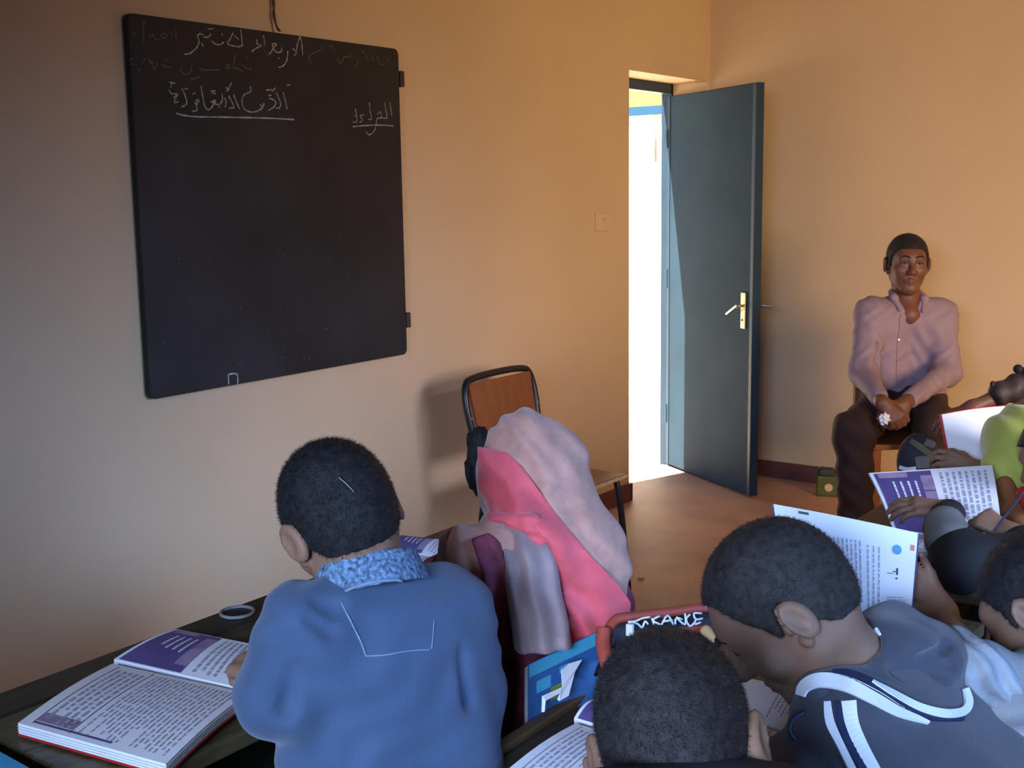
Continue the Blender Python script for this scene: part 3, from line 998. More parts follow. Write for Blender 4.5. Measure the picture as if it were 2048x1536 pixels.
G = 'open school textbooks'
zt = 0.722
bk1 = open_textbook('open textbook lying flat on the desk left of the denim boy',
                    [onZ(225, 1327, zt), onZ(36, 1446, zt), onZ(332, 1528, zt - 0.002), onZ(497, 1386, zt)],
                    [onZ(228, 1318, zt), onZ(352, 1258, zt + 0.006), onZ(545, 1296, zt + 0.006), onZ(500, 1380, zt)], 0.017, 0.012, group=G)
print_textbook(*bk1)
zt = 0.722
bk2 = open_textbook('open textbook on the desk between the denim boy and the pink-scarf girl',
                    [onZ(775, 1100, zt), onZ(730, 1130, zt), onZ(870, 1160, zt), onZ(905, 1123, zt)],
                    [onZ(778, 1096, zt), onZ(800, 1070, zt + 0.01), onZ(945, 1086, zt + 0.01), onZ(908, 1120, zt)], 0.015, 0.012, group=G)
print_textbook(*bk2, lines=8)
bk3 = open_textbook('open textbook cut by the lower frame edge under the front boy',
                    [onZ(1152, 1446, zt), onZ(1000, 1552, zt), onZ(1275, 1660, zt), onZ(1390, 1520, zt)],
                    [onZ(1148, 1436, zt), onZ(1185, 1398, zt + 0.012), onZ(1430, 1455, zt + 0.012), onZ(1388, 1510, zt)], 0.015, 0.012, group=G)
print_textbook(*bk3)
bk4 = open_textbook('open textbook below the face of the boy in the striped hoodie',
                    [onZ(1445, 1420, zt), onZ(1395, 1475, zt), onZ(1560, 1545, zt), onZ(1590, 1478, zt)],
                    [onZ(1447, 1414, zt), onZ(1470, 1350, zt + 0.01), onZ(1650, 1390, zt + 0.01), onZ(1592, 1470, zt)], 0.013, 0.010, group=G)
print_textbook(*bk4, lines=8, purple=False)
# textbook on the right-hand desk: far half raised
bk5 = open_textbook('open textbook with purple page on the right-hand desk beneath a pointing hand',
                    [W(1790, 1066, 2.70), onZ(1752, 1090, 0.722), onZ(1990, 1120, 0.722), W(2006, 1088, 2.58)],
                    [W(1788, 1062, 2.70), W(1738, 946, 2.83), W(1984, 930, 2.76), W(2006, 1084, 2.58)], 0.012, 0.008, far_bend=0.015, group=G)
print_textbook(*bk5, lines=8)

# white textbook held upright
up = empty('upright_textbook', W(1690, 1240, 1.88) * V3(1, 1, 0) + V3(0, 0, 0.78), 'bright white textbook page held upright behind the boy in the hoodie', 'book')
PU = Patch(W(1547, 1008, 1.98), W(1836, 1066, 1.90), W(1822, 1232, 1.84), W(1580, 1240, 1.90), 0.006)
PU.slab('pages', PAPER, up, -0.010, 0.0)
PU.slab('cover', PURPLE, up, -0.0135, -0.010, 0.012)
h = 0.0008
PU.rects('printed_text', INK, up, text_rects(RNG, 0.34, 0.62, 0.22, 0.96, 9, 0.30, True) + text_rects(RNG, 0.64, 0.76, 0.25, 0.95, 3, 0.25, True) + text_rects(RNG, 0.80, 0.96, 0.78, 0.98, 8, 0.4, False), h, 1, 2)['kind'] = 'stuff'
PU.rects('corner_tab', PRINTRED, up, [(0.03, 0.055, 0.10, 0.22), (0.03, 0.10, 0.10, 0.135), (0.955, 0.985, 0.16, 0.23)], h, 1, 2)
PU.rects('printed_picture', PRINTLILAC, up, [(0.17, 0.32, 0.16, 0.40)], h, 3, 2)
PU.rects('picture_detail', PRINTRED, up, [(0.225, 0.275, 0.27, 0.31)], h * 2, 2, 1)
PU.rects('picture_detail', PRINTBLUE, up, [(0.20, 0.24, 0.43, 0.47), (0.27, 0.30, 0.50, 0.54)], h * 2, 2, 1)
v_, f_ = [], []
for cx_, cy_, rr in ((0.865, 0.25, 0.030),):
    v_ = [PU.pt(cx_, cy_, h * 2)] + [PU.pt(cx_ + rr * 1.1 * math.cos(a), cy_ + rr * 1.9 * math.sin(a), h * 2) for a in np.linspace(0, 2 * math.pi, 18, endpoint=False)]
    f_ = [(0, 1 + i, 1 + (i + 1) % 18) for i in range(18)]
obj('printed_bucket', v_, f_, PRINTBLUE, up)
PU.rects('printed_figure', INKD, up, [(0.865, 0.880, 0.46, 0.54), (0.84, 0.865, 0.50, 0.51), (0.862, 0.878, 0.57, 0.59), (0.80, 0.845, 0.525, 0.533)], h * 2, 1, 1)
PU.rects('staple', MIDGREY, up, [(0.175, 0.25, 0.025, 0.05)], h * 2, 1, 1)

# red-bound exercise book held open
rb = empty('exercise_book', W(1940, 900, 3.05) * V3(1, 1, 0) + V3(0, 0, 0.75), 'open exercise book with a red cover held in front of the lime scarf', 'book')
PR = Patch(W(1884, 829, 3.10), W(2010, 812, 3.16), W(2030, 950, 3.02), W(1908, 950, 2.98), 0.006)
PR.slab('cover', RED, rb, -0.008, -0.004, 0.025)
PR.slab('pages', PAPER, rb, -0.004, 0.0)

# cyan folder in the corner
cf = empty('folder', onZ(5, 1530, 0.70), 'bright cyan folder at the bottom left corner of the picture', 'folder')
PC = Patch(onZ(-60, 1470, 0.712), onZ(66, 1540, 0.712), onZ(40, 1640, 0.712), onZ(-160, 1560, 0.712))
PC.slab('cover', CYAN, cf, -0.010, 0.0)
PC.slab('pages', PAPER, cf, -0.008, -0.003, 0.006)

# satchel with a blue picture book behind the girl
bag = empty('school_bag', V3(1.845, 1.62, 0.42), 'dark school bag with red piping and white lettering behind the pink scarf', 'bag')
bo = onX(1205, 1262, 1.86)
BC = V3(1.832, 1.66, 0.61)
bagf = folds(U(0.03, ell(BC + V3(0, 0.02, -0.02), (0.075, 0.165, 0.20)), ell(BC + V3(0, 0.02, -0.10), (0.085, 0.16, 0.12))), 0.004, [((0, 1, 0.4), 0.10, (0, 0, 1), 1.5)])
solid('bag_body', bagf, BAGM, bag, 0.007)
# the mouth of the bag: a lettered band between two red pipings, seen behind the front boy's head
def band(pix, w_, x0, x1):
    return [(x, y) for x, y in pix]
q0 = [W(1212, 1290, 1.86), W(1216, 1262, 1.87), W(1232, 1240, 1.885), W(1262, 1234, 1.90), W(1330, 1226, 1.93), W(1405, 1216, 1.965), W(1440, 1215, 1.98)]
q1 = [W(1218, 1312, 1.84), W(1226, 1290, 1.85), W(1240, 1272, 1.86), W(1290, 1268, 1.88), W(1340, 1262, 1.905), W(1400, 1258, 1.93), W(1440, 1256, 1.945)]
c0, c1 = smooth_curve(q0, 5), smooth_curve(q1, 5)
v_ = []
for a, b in zip(c0, c1):
    v_ += [a, b, b + V3(-0.035, 0.02, -0.05)]
f_ = []
for i in range(len(c0) - 1):
    k = 3 * i
    f_ += [(k, k + 1, k + 4, k + 3), (k + 1, k + 2, k + 5, k + 4)]
bf = obj('lettered_band', v_, f_, BAGD, bag, True)
md = bf.modifiers.new('thickness', 'SOLIDIFY')
md.thickness = 0.006
MB().tube(c0, 0.0085, 8).build('piping', BAGR, bag, True)
MB().tube(c1[len(c1) // 2 - 2:] + [c1[-1] + V3(0, 0.03, 0)], 0.006, 8).build('piping', BAGR, bag, True)
MB().tube(smooth_curve([W(1208, 1256, 1.86), W(1206, 1285, 1.85), W(1212, 1318, 1.83), W(1222, 1345, 1.82)], 5), 0.012, 8).build('strap', BAGR, bag, True)


def band_pt(s_, t_):
    """point on the lettered band: s along, t down"""
    x = s_ * (len(c0) - 1)
    i = min(int(x), len(c0) - 2)
    fr_ = x - i
    a = c0[i] * (1 - fr_) + c0[i + 1] * fr_
    b = c1[i] * (1 - fr_) + c1[i + 1] * fr_
    return a * (1 - t_) + b * t_ - ray(1320, 1240) * 0.006


E_ = lambda *p: [(1040 + x / 5.12, 1180 + y / 5.12) for x, y in p]       # crop 1040,1180 .. 1440,1480
letters = [E_((1110, 325), (1180, 320), (1250, 290), (1330, 275)), E_((1110, 330), (1200, 345), (1250, 385), (1280, 320), (1310, 350)), E_((1350, 290), (1370, 350)), E_((1430, 265), (1360, 310), (1440, 355)),
           E_((1450, 355), (1510, 260), (1570, 355)), E_((1470, 320), (1560, 310)), E_((1590, 350), (1600, 290), (1690, 355), (1690, 240)), E_((1740, 250), (1700, 300), (1740, 370), (1790, 330)),
           E_((1860, 240), (1780, 240), (1800, 300), (1870, 290)), E_((1800, 300), (1790, 350), (1850, 330)), E_((1600, 280), (1660, 300))]
vL, fL = [], []
for st in letters:
    p3 = [W(x, y, 1.86 + 0.115 * (x - 1215) / 225 - 0.025) for x, y in st]
    m_ = MB().tube(smooth_curve(p3, 3) if len(p3) > 2 else p3, 0.0018, 5)
    k = len(vL)
    vL += m_.v
    fL += [tuple(i + k for i in q_) for q_ in m_.f]
obj('lettering', vL, fL, TRIMW, bag, True)
MB().tube(smooth_curve([W(1408, 1258, 1.915), W(1420, 1270, 1.905), W(1432, 1282, 1.90)], 4), [0.009] * 4 + [0.008] * 4 + [0.005], 8).build('pull_tab', TANOBJ, bag, True)
MB().obox(W(1260, 1260, 1.845), (0.006, 0.004, 0.010), np.eye(3), 0.002).build('zip_pull', TRIMW, bag)

pb_ = empty('picture_book', V3(1.86, 1.45, 0.60), 'blue picture book standing up out of the bag behind the pink scarf', 'book')
PB = Patch(W(1058, 1330, 1.86), W(1200, 1262, 1.95), W(1190, 1470, 1.86), W(1058, 1540, 1.77))
PB.slab('pages', PAPERE, pb_, -0.016, -0.002)
PB.slab('cover', BLUECOV, pb_, -0.002, 0.0, 0.008)
PB.rects('spine_strip', TEAL, pb_, [(0.0, 1.0, 0.0, 0.13)], 0.0008, 6, 1)
PB.rects('teal_square', TEAL, pb_, [(0.10, 0.30, 0.20, 0.32), (0.42, 0.55, 0.17, 0.24)], 0.0008, 2, 2)
PB.rects('olive_square', OLIVE, pb_, [(0.30, 0.45, 0.33, 0.46)], 0.0008, 2, 2)
v_ = [W(x, y, d) - ray(1130, 1350) * 0.012 for x, y, d in [(1084, 1392, 1.82), (1124, 1374, 1.85), (1122, 1340, 1.865), (1136, 1328, 1.88), (1163, 1320, 1.90), (1148, 1346, 1.88), (1136, 1392, 1.85), (1118, 1402, 1.835), (1114, 1398, 1.835), (1120, 1386, 1.84), (1090, 1402, 1.815), (1088, 1424, 1.81), (1083, 1424, 1.81)]]
pl = obj('folded_paper', v_, [tuple(range(len(v_)))], PAPER, pb_)
md = pl.modifiers.new('thickness', 'SOLIDIFY')
md.thickness = 0.002

# pouch on the far desk
pc0 = W(1838, 912, 3.30)
po = empty('pencil_pouch', V3(pc0[0], pc0[1], 0.70), 'round black pouch with olive and white bands on the far desk', 'pouch')
Rp = np.stack([cv(1, 0, 0), cv(0, 0, 1), cv(0, 1, 0)], 1)
pf = ell(pc0 + V3(0, 0, -0.02), (0.060, 0.055, 0.085), Rp)
pouch = solid('pouch_body', pf, BAGD, po, 0.005)
ribbon('band', pf, [(1822, 882, 10), (1845, 898, 12), (1868, 915, 12)], OLIVEBAND, po, d0=2.9)
ribbon('band', pf, [(1850, 884, 14), (1868, 892, 12)], MIDGREY, po, d0=2.9)
ribbon('band', pf, [(1800, 934, 7), (1815, 938, 7), (1832, 936, 7)], TRIMW, po, d0=2.9)
ribbon('patch', pf, [(1832, 926, 22), (1846, 924, 24), (1858, 926, 20)], MIDGREY, po, d0=2.9, lift=0.004)

# ================================================================== PEOPLE
class Head:
    def __init__(s, c, fwd, right, sc):
        s.c, s.s = np.array(c, float), sc
        f = nrm(fwd)
        r = np.array(right, float)
        r = nrm(r - f * (r @ f))
        s.R = np.stack([r, f, np.cross(r, f)], 1)
        s.lo, s.hi = s.c - 0.17 * sc, s.c + 0.17 * sc

    def loc(s, P):
        return ((P - s.c) @ s.R) / s.s

    def w(s, x, y, z):
        return s.c + s.R @ (np.array([x, y, z]) * s.s)

    def F(s, g):
        return F(lambda P: s.s * g(s.loc(P)), s.lo, s.hi)


def _ear(sg):
    a = math.radians(30) * sg
    Ra = np.array([[math.cos(a), math.sin(a), 0], [-math.sin(a), math.cos(a), 0], [0, 0, 1]])
    tilt = math.radians(-12)
    Rt = np.array([[1, 0, 0], [0, math.cos(tilt), -math.sin(tilt)], [0, math.sin(tilt), math.cos(tilt)]])
    R_ = Ra @ Rt
    c = V3(sg * 0.088, -0.014, 0.004)
    outer = ell(c, (0.0095, 0.0215, 0.034), R_)
    bowl = ell(c + V3(sg * 0.0105, 0.002, 0.002), (0.0078, 0.0125, 0.022), R_)
    lobe = ell(V3(sg * 0.079, 0.0, -0.026), (0.007, 0.010, 0.011))
    return U(0.006, cut(outer, bowl, 0.004), lobe, ell(V3(sg * 0.079, 0.008, 0.0), (0.006, 0.006, 0.010)))


CRAN = U(0.03, ell(V3(0, -0.010, 0.045), (0.076, 0.097, 0.085)), ell(V3(0, -0.035, 0.0), (0.062, 0.066, 0.07)))
FACE = U(0.028, ell(V3(0, 0.030, -0.015), (0.062, 0.060, 0.086)), cone(V3(0.050, 0.005, -0.048), V3(0.018, 0.062, -0.090), 0.022, 0.018),
         cone(V3(-0.050, 0.005, -0.048), V3(-0.018, 0.062, -0.090), 0.022, 0.018), ell(V3(0, 0.070, -0.092), (0.024, 0.020, 0.020)),
         ell(V3(0.040, 0.060, -0.018), (0.026, 0.026, 0.026)), ell(V3(-0.040, 0.060, -0.018), (0.026, 0.026, 0.026)),
         cone(V3(-0.034, 0.078, 0.036), V3(0.034, 0.078, 0.036), 0.016))
NOSE = U(0.010, cone(V3(0, 0.090, 0.022), V3(0, 0.111, -0.020), 0.008, 0.0125), ell(V3(0.013, 0.098, -0.024), (0.0085, 0.010, 0.008)), ell(V3(-0.013, 0.098, -0.024), (0.0085, 0.010, 0.008)))
SOCK = U(0.0, ell(V3(0.031, 0.103, 0.016), (0.019, 0.014, 0.012)), ell(V3(-0.031, 0.103, 0.016), (0.019, 0.014, 0.012)))
LIPS = U(0.004, cone(V3(-0.020, 0.084, -0.056), V3(0, 0.0925, -0.053), 0.005, 0.0065), cone(V3(0.020, 0.084, -0.056), V3(0, 0.0925, -0.053), 0.005, 0.0065),
         cone(V3(-0.018, 0.083, -0.062), V3(0, 0.090, -0.0655), 0.005, 0.0075), cone(V3(0.018, 0.083, -0.062), V3(0, 0.090, -0.0655), 0.005, 0.0075))
HEADSKIN = U(0.008, U(0.008, U(0.010, cut(U(0.035, CRAN, FACE), SOCK, 0.012), NOSE), LIPS), _ear(1), _ear(-1), *[ell(V3(sg * 0.031, 0.0800, z_), (0.0145, r_, 0.0068)) for sg in (1, -1) for z_, r_ in ((0.0238, 0.0125), (0.0078, 0.0118))])
HEADBALD = U(0.035, CRAN, FACE)


def hairfn(t=0.007, front=0.070, amp=0.0012, nape=-0.055, temple=None):
    ys = np.array([-0.12, -0.085, -0.05, -0.028, -0.012, 0.004, 0.016, 0.024, 0.034, 0.048, 0.065, 0.12])
    zs = np.array([nape, nape, nape + 0.010, -0.015, 0.036, 0.034, 0.000, -0.004, front - 0.042, front - 0.024, front - 0.008, front])

    if temple:
        zs[8:] = temple

    def g(Q):
        d = HEADBALD(Q) - t
        n_ = np.sin(Q[:, 0] * 900 + 3 * np.sin(Q[:, 1] * 300)) * np.sin(Q[:, 1] * 850 + 2 * np.sin(Q[:, 2] * 310)) * np.sin(Q[:, 2] * 880 + 1.7)
        line = (np.interp(Q[:, 1], ys, zs) - Q[:, 2]) * 0.7
        return np.maximum(d - amp * n_, line + 0.0008 * np.sin(Q[:, 1] * 260) * np.sin(Q[:, 0] * 240))
    return g


def grow_hair(o, count, length, flow, mat, seed=1):
    """short stubble standing on a hair shell: thin blades, one mesh"""
    me = o.data
    nf = len(me.polygons)
    nv = len(me.vertices)
    co = np.empty(nv * 3)
    me.vertices.foreach_get('co', co)
    co = co.reshape(-1, 3)
    li = np.empty(nf * 4, int)
    me.loops.foreach_get('vertex_index', li)
    q = li.reshape(-1, 4)
    rg = np.random.default_rng(seed)
    k = rg.integers(0, nf, count)
    a, b = rg.random((count, 1)), rg.random((count, 1))
    c0, c1, c2, c3 = (co[q[k, i]] for i in range(4))
    p = (c0 * (1 - a) + c1 * a) * (1 - b) + (c3 * (1 - a) + c2 * a) * b
    n = np.cross(c2 - c0, c3 - c1)
    n /= np.linalg.norm(n, axis=1, keepdims=True) + 1e-12
    fl = np.array(flow, float)[None] + 0.55 * rg.normal(size=(count, 3))
    fl = fl - n * (fl * n).sum(1, keepdims=True)
    d = n * 0.55 + 0.6 * fl
    d /= np.linalg.norm(d, axis=1, keepdims=True)
    s_ = np.cross(d, n + 0.3 * rg.normal(size=(count, 3)))
    s_ /= np.linalg.norm(s_, axis=1, keepdims=True) + 1e-12
    L = length * rg.uniform(0.6, 1.2, (count, 1))
    w_ = 0.00032
    v = np.stack([p - n * 0.0006 + s_ * w_, p - n * 0.0006 - s_ * w_, p + d * L], 1).reshape(-1, 3) + ORG[o]
    f = np.arange(count * 3).reshape(-1, 3)
    st = obj('hair_strands', v, f, mat, o)
    st['kind'] = 'stuff'
    return st


def hand(w, fdir, back, side, s=0.85, curl=(0.5, 0.6, 0.5), thumb=0.4, spread=0.06, point=False):
    """one hand with palm, four fingers of different length and a thumb"""
    y = nrm(fdir)
    z = np.array(back, float)
    z = nrm(z - y * (z @ y))
    x = side * np.cross(z, y)
    w = np.array(w, float)
    T = lambda a, b, c: w + s * (a * x + b * y + c * z)
    fs = []
    bases = [(0.031, 0.088), (0.011, 0.092), (-0.010, 0.088), (-0.029, 0.080)]
    lens = [0.072, 0.080, 0.074, 0.058]
    palm = [cone(T(0.010, 0.0, 0), T(0.026, 0.083, 0), 0.017 * s, 0.014 * s), cone(T(-0.008, 0.0, 0), T(-0.025, 0.078, 0), 0.017 * s, 0.013 * s),
            cone(T(0, 0.0, 0), T(0.002, 0.085, 0), 0.019 * s, 0.014 * s)]
    for i, ((bx_, by), L) in enumerate(zip(bases, lens)):
        c = curl
        if point and i == 0:
            c = (0.15, 0.15, 0.1)
        elif point:
            c = (1.1, 1.3, 0.9)
        ang = 0.0
        p = np.array([bx_, by, 0.0])
        sp = (1.5 - i) * spread
        rad = [0.0098, 0.0090, 0.0082, 0.0068]
        if i == 3:
            rad = [r * 0.86 for r in rad]
        for j, fr_ in enumerate((0.46, 0.30, 0.24)):
            ang += c[j] * (1 + 0.12 * i)
            d = np.array([math.sin(sp) * math.cos(ang), math.cos(sp) * math.cos(ang), -math.sin(ang)])
            q_ = p + d * L * fr_
            fs.append(cone(T(*p), T(*q_), rad[j] * s, rad[j + 1] * s))
            p = q_
    t0 = np.array([0.022, 0.018, -0.008])
    t1 = t0 + np.array([0.026, 0.030, -0.010 - 0.010 * thumb])
    t2 = t1 + np.array([0.016 - 0.022 * thumb, 0.030, -0.008 - 0.016 * thumb])
    t3 = t2 + np.array([0.008 - 0.028 * thumb, 0.022, -0.006 - 0.010 * thumb])
    th = [cone(T(*t0), T(*t1), 0.016 * s, 0.0125 * s), cone(T(*t1), T(*t2), 0.0115 * s, 0.0105 * s), cone(T(*t2), T(*t3), 0.0102 * s, 0.0082 * s)]
    return U(0.006 * s, U(0.014 * s, *palm), U(0.010 * s, *th), U(0.003 * s, *fs))


def face_y(x, z):
    """front of the face in head coordinates"""
    y = np.linspace(0.14, 0.02, 200)
    d = HEADSKIN(np.stack([np.full(200, x), y, np.full(200, z)], 1))
    return float(y[np.argmax(d < 0)])


def eyes(H, root, which=(1, -1)):
    at_ = lambda sg, x, z, o=0.0: H.w(sg * x, face_y(sg * x, z) + o, z)
    for sg in which:
        c = H.w(sg * 0.031, 0.0800, 0.0160)
        eb = solid('eye', ell(c, np.full(3, 0.0122) * H.s), EYEW, root, 0.002)
        solid('iris', ell(H.w(sg * 0.031, 0.0885, 0.0150), np.array([0.0062, 0.0050, 0.0062]) * H.s, H.R), EYEB, eb, 0.0012)
        MB().tube(smooth_curve([at_(sg, 0.0185, 0.0165), at_(sg, 0.025, 0.0195), at_(sg, 0.032, 0.0198), at_(sg, 0.040, 0.0175), at_(sg, 0.047, 0.0135)], 4), 0.0018 * H.s, 6).build('eyelashes', HAIR, root, True)
        br = [at_(sg, 0.013, 0.040), at_(sg, 0.024, 0.0445), at_(sg, 0.036, 0.0450), at_(sg, 0.050, 0.0385)]
        solid('eyebrow', U(0.004, cone(br[0], br[1], 0.0036 * H.s, 0.0042 * H.s), cone(br[1], br[2], 0.0042 * H.s, 0.0036 * H.s), cone(br[2], br[3], 0.0036 * H.s, 0.0020 * H.s)), HAIR, root, 0.0018)


def torso(Ls, Rs, hip, r=0.085, hipw=0.11, rh=0.095):
    m_ = (Ls + Rs) / 2
    ax = nrm(Rs - Ls)
    li, ri = Ls + ax * 0.055, Rs - ax * 0.055
    dn_ = nrm(hip - m_)
    return U(0.07, cone(li + dn_ * 0.05, hip - ax * hipw * 0.6, r, rh), cone(ri + dn_ * 0.05, hip + ax * hipw * 0.6, r, rh), cone(m_ + dn_ * 0.05, hip, r, rh),
             cone(m_ - ax * 0.03, Ls, 0.052, 0.052), cone(m_ + ax * 0.03, Rs, 0.052, 0.052))


def person(label, base):
    return empty('person', V3(base[0], base[1], 0), label, 'person')


def legs_sitting(hip, ax, fw, knee_d=0.36, r=0.065, floor=0.05):
    fs = []
    for sg in (-1, 1):
        a = hip + ax * sg * 0.075
        k = a + fw * knee_d
        fs += [cone(a, k, r, r * 0.8), cone(k, V3(k[0], k[1], floor) + fw * 0.02, r * 0.75, r * 0.5)]
    return fs


# ------------------------------------------------------------------ boy in the denim jacket
H1 = Head(W(688, 1052, 1.64), cv(-0.42, -0.34, -0.86), cv(0.86, 0.34, -0.50), 0.905)
Ls, Rs = W(612, 1262, 1.56), W(893, 1228, 1.70)
nb = W(735, 1185, 1.64)
hip = V3(*((Ls + Rs) / 2)[:2], 0.50) + V3(0.04, -0.01, 0)
p1 = person('boy in a blue denim jacket seen from behind at the first desk', hip)
ax = nrm((Rs - Ls) * V3(1, 1, 0))
fw = nrm(np.cross(V3(0, 0, 1), ax))
eL, wL = W(560, 1395, 1.53), W(538, 1352, 1.66)
eR, wR = W(940, 1390, 1.74), W(905, 1330, 1.95)
hL = hand(wL, cv(-0.75, 0.15, -0.75), cv(-0.3, 1, 0.3), -1, 0.80, (1.0, 1.2, 0.8), 0.8)
T1 = torso(Ls, Rs, hip, 0.092, 0.14, 0.112)
body = U(0.03, H1.F(HEADSKIN), cone(H1.w(0, -0.022, -0.05), nb, 0.050, 0.054), off(T1, -0.022), cone(Ls, eL, 0.038, 0.034), cone(eL, wL, 0.034, 0.024), cone(Rs, eR, 0.038, 0.034),
         cone(eR, wR, 0.034, 0.024), hL, *legs_sitting(hip, ax, fw))
b_ = solid('body', body, SKIN, p1, 0.0042)
grow_hair(solid('hair', H1.F(hairfn(0.0070)), HAIR, p1, 0.0036), 16000, 0.0065, cv(0.1, -0.8, 0), HAIR, 1)
jk = U(0.035, T1, U(0.02, cone(Ls, eL, 0.060, 0.056), cone(eL, wL + (eL - wL) * 0.25, 0.052, 0.042)), U(0.02, cone(Rs, eR, 0.060, 0.054), cone(eR, wR + (eR - wR) * 0.25, 0.050, 0.042)))
neckcut = U(0, cone(nb - (nb - H1.c) * 0.1, H1.c, 0.062))
jk = cut(jk, neckcut, 0.01)
crease = [cone(hit(jk, 636, 1200, 1.2), hit(jk, 668, 1216, 1.2), 0.007, 0.013), cone(hit(jk, 620, 1240, 1.2), hit(jk, 660, 1262, 1.2), 0.003, 0.008), cone(hit(jk, 590, 1330, 1.2), hit(jk, 572, 1420, 1.2), 0.004, 0.012),
          cone(hit(jk, 925, 1300, 1.2), hit(jk, 940, 1400, 1.2), 0.004, 0.012)]
jkf = folds(jk, 0.0050, [(cv(0.3, 1, 0), 0.085, cv(1, 0, 0), 1.8), (cv(1, 0.25, 0), 0.12, cv(0, 1, 0), 2.2), (cv(0.7, -0.7, 0.2), 0.055, cv(0.5, 0.6, 0), 2.0)])
for c_ in crease:
    jkf = cut(jkf, c_, 0.014)
jack = solid('denim_jacket', jkf, DENIM, p1, 0.0055)
# shirt collar: a folded band round the neck
nax = nrm(H1.w(0, -0.022, -0.05) - nb)


def collar(c, axis, r0, r1, h_, t_, lean=None):
    axis = nrm(axis)

    def fn(P):
        q_ = P - c
        a = q_ @ axis
        rad = np.linalg.norm(q_ - a[:, None] * axis, axis=1)
        rr = r0 + (r1 - r0) * (a / h_ * 0.5 + 0.5)
        return np.maximum(np.abs(rad - rr) - t_, np.abs(a) - h_)
    return F(fn, c - (max(r0, r1) + h_), c + (max(r0, r1) + h_))


cl = collar(W(738, 1150, 1.625), cv(-0.22, 1.0, -0.25), 0.078, 0.066, 0.023, 0.0045)
co = solid('collar', cl, DENIMC, p1, 0.0035)
stitch('seam', cl, [(664, 1196), (700, 1178), (745, 1165), (790, 1160), (812, 1164)], STITCH, p1, 0.0022)
stitch('seam', jkf, [(683, 1205), (705, 1250), (722, 1285), (732, 1312)], STITCH, p1, 0.0013)
stitch('seam', jkf, [(731, 1312), (770, 1310), (815, 1302), (862, 1299)], STITCH, p1, 0.0011)
stitch('seam', jkf, [(863, 1299), (866, 1270), (868, 1240)], STITCH, p1, 0.0009)
solid('trousers', off(U(0.03, *legs_sitting(hip, ax, fw)), 0.012), DARKSKIRT, p1, 0.009)
# pale scratch on the hair
MB().tube([hit(H1.F(hairfn(0.0115)), x, y, 1.2) for x, y in ((678, 955), (690, 965), (702, 977), (708, 984))], 0.0009, 5).build('hair_fluff', GREYJ, p1, True)

# ------------------------------------------------------------------ girl in the pink scarf
Lg, Rg_ = W(945, 1125, 2.00), W(1188, 1190, 2.10)
hip = V3(*((Lg + Rg_) / 2)[:2], 0.50) + V3(0.02, 0, 0)
p2 = person('girl in a pink and mauve headscarf sitting beside the denim boy', hip)
ax = nrm((Rg_ - Lg) * V3(1, 1, 0))
fw = nrm(np.cross(V3(0, 0, 1), ax))
H2 = Head(W(1062, 985, 2.14), cv(-0.30, -0.15, -0.94), cv(0.94, 0.12, -0.3), 0.80)
nb = W(1085, 1110, 2.08)
eL2, wL2 = W(905, 1250, 1.98), W(880, 1140, 2.28)
eR2, wR2 = W(1195, 1330, 2.12), W(1120, 1250, 2.35)
T2 = torso(Lg, Rg_, hip, 0.085, 0.12, 0.105)
hd2 = hand(wL2, cv(-0.3, -0.1, -1), cv(0, 1, 0.2), -1, 0.78, (0.6, 0.7, 0.5), 0.6)
solid('body', U(0.03, H2.F(HEADSKIN), cone(H2.w(0, -0.02, -0.05), nb, 0.042, 0.045), off(T2, -0.022), cone(Lg, eL2, 0.033, 0.03), cone(eL2, wL2, 0.03, 0.021), cone(Rg_, eR2, 0.033, 0.03),
                cone(eR2, wR2, 0.03, 0.021), hd2, *legs_sitting(hip, ax, fw)), SKIN, p2, 0.005)
solid('hair', folds(U(0.02, ell(W(960, 915, 2.17), (0.026, 0.058, 0.030), RC), cone(W(962, 880, 2.17), W(944, 872, 2.18), 0.012, 0.003), cone(W(948, 940, 2.17), W(955, 985, 2.16), 0.012, 0.004), cone(W(958, 960, 2.16), W(975, 1008, 2.13), 0.012, 0.005)), 0.002, [(cv(1, 0.2, 0), 0.012, cv(0, 1, 0), 1.0)]), HAIR, p2, 0.0035)
dress = U(0.04, T2, cone(Lg, eL2, 0.055, 0.055), cone(eL2, wL2, 0.05, 0.035), cone(Rg_, eR2, 0.055, 0.052), cone(eR2, wR2, 0.048, 0.035))
solid('dress', folds(dress, 0.004, [(cv(1, 0.1, 0), 0.07, cv(0, 1, 0), 2)]), DRESS, p2, 0.006)
solid('skirt', off(U(0.06, cone(hip - ax * 0.06, hip + ax * 0.06, 0.12), *legs_sitting(hip, ax, fw)), 0.02), DARKSKIRT, p2, 0.009)
sc0 = U(0.06, ell(W(1045, 928, 2.10), (0.076, 0.083, 0.094), RC @ np.array([[1, 0, 0], [0, 0, 1], [0, 1, 0]])), ell(W(1078, 958, 2.10), (0.078, 0.085, 0.10), RC),
        cone(W(1085, 960, 2.11), W(1165, 1120, 2.05), 0.078, 0.072), cone(W(1060, 1010, 2.08), W(1075, 1100, 2.03), 0.066, 0.070), cone(W(1160, 1110, 2.05), W(1190, 1230, 2.04), 0.074, 0.060),
        cone(W(1060, 1110, 2.00), W(960, 1120, 1.98), 0.060, 0.050), cone(W(960, 1120, 1.98), W(925, 1190, 1.97), 0.050, 0.044))
sc1 = folds(sc0, 0.0062, [(cv(0.85, 0.5, 0), 0.055, cv(0.3, 1, 0), 1.5), (cv(1, 0.35, 0), 0.10, cv(0, 1, 0), 1.2)])
scarf = solid('headscarf', sc1, MAUVE, p2, 0.0048)
both = U(0.03, sc0, off(dress, 0.004))
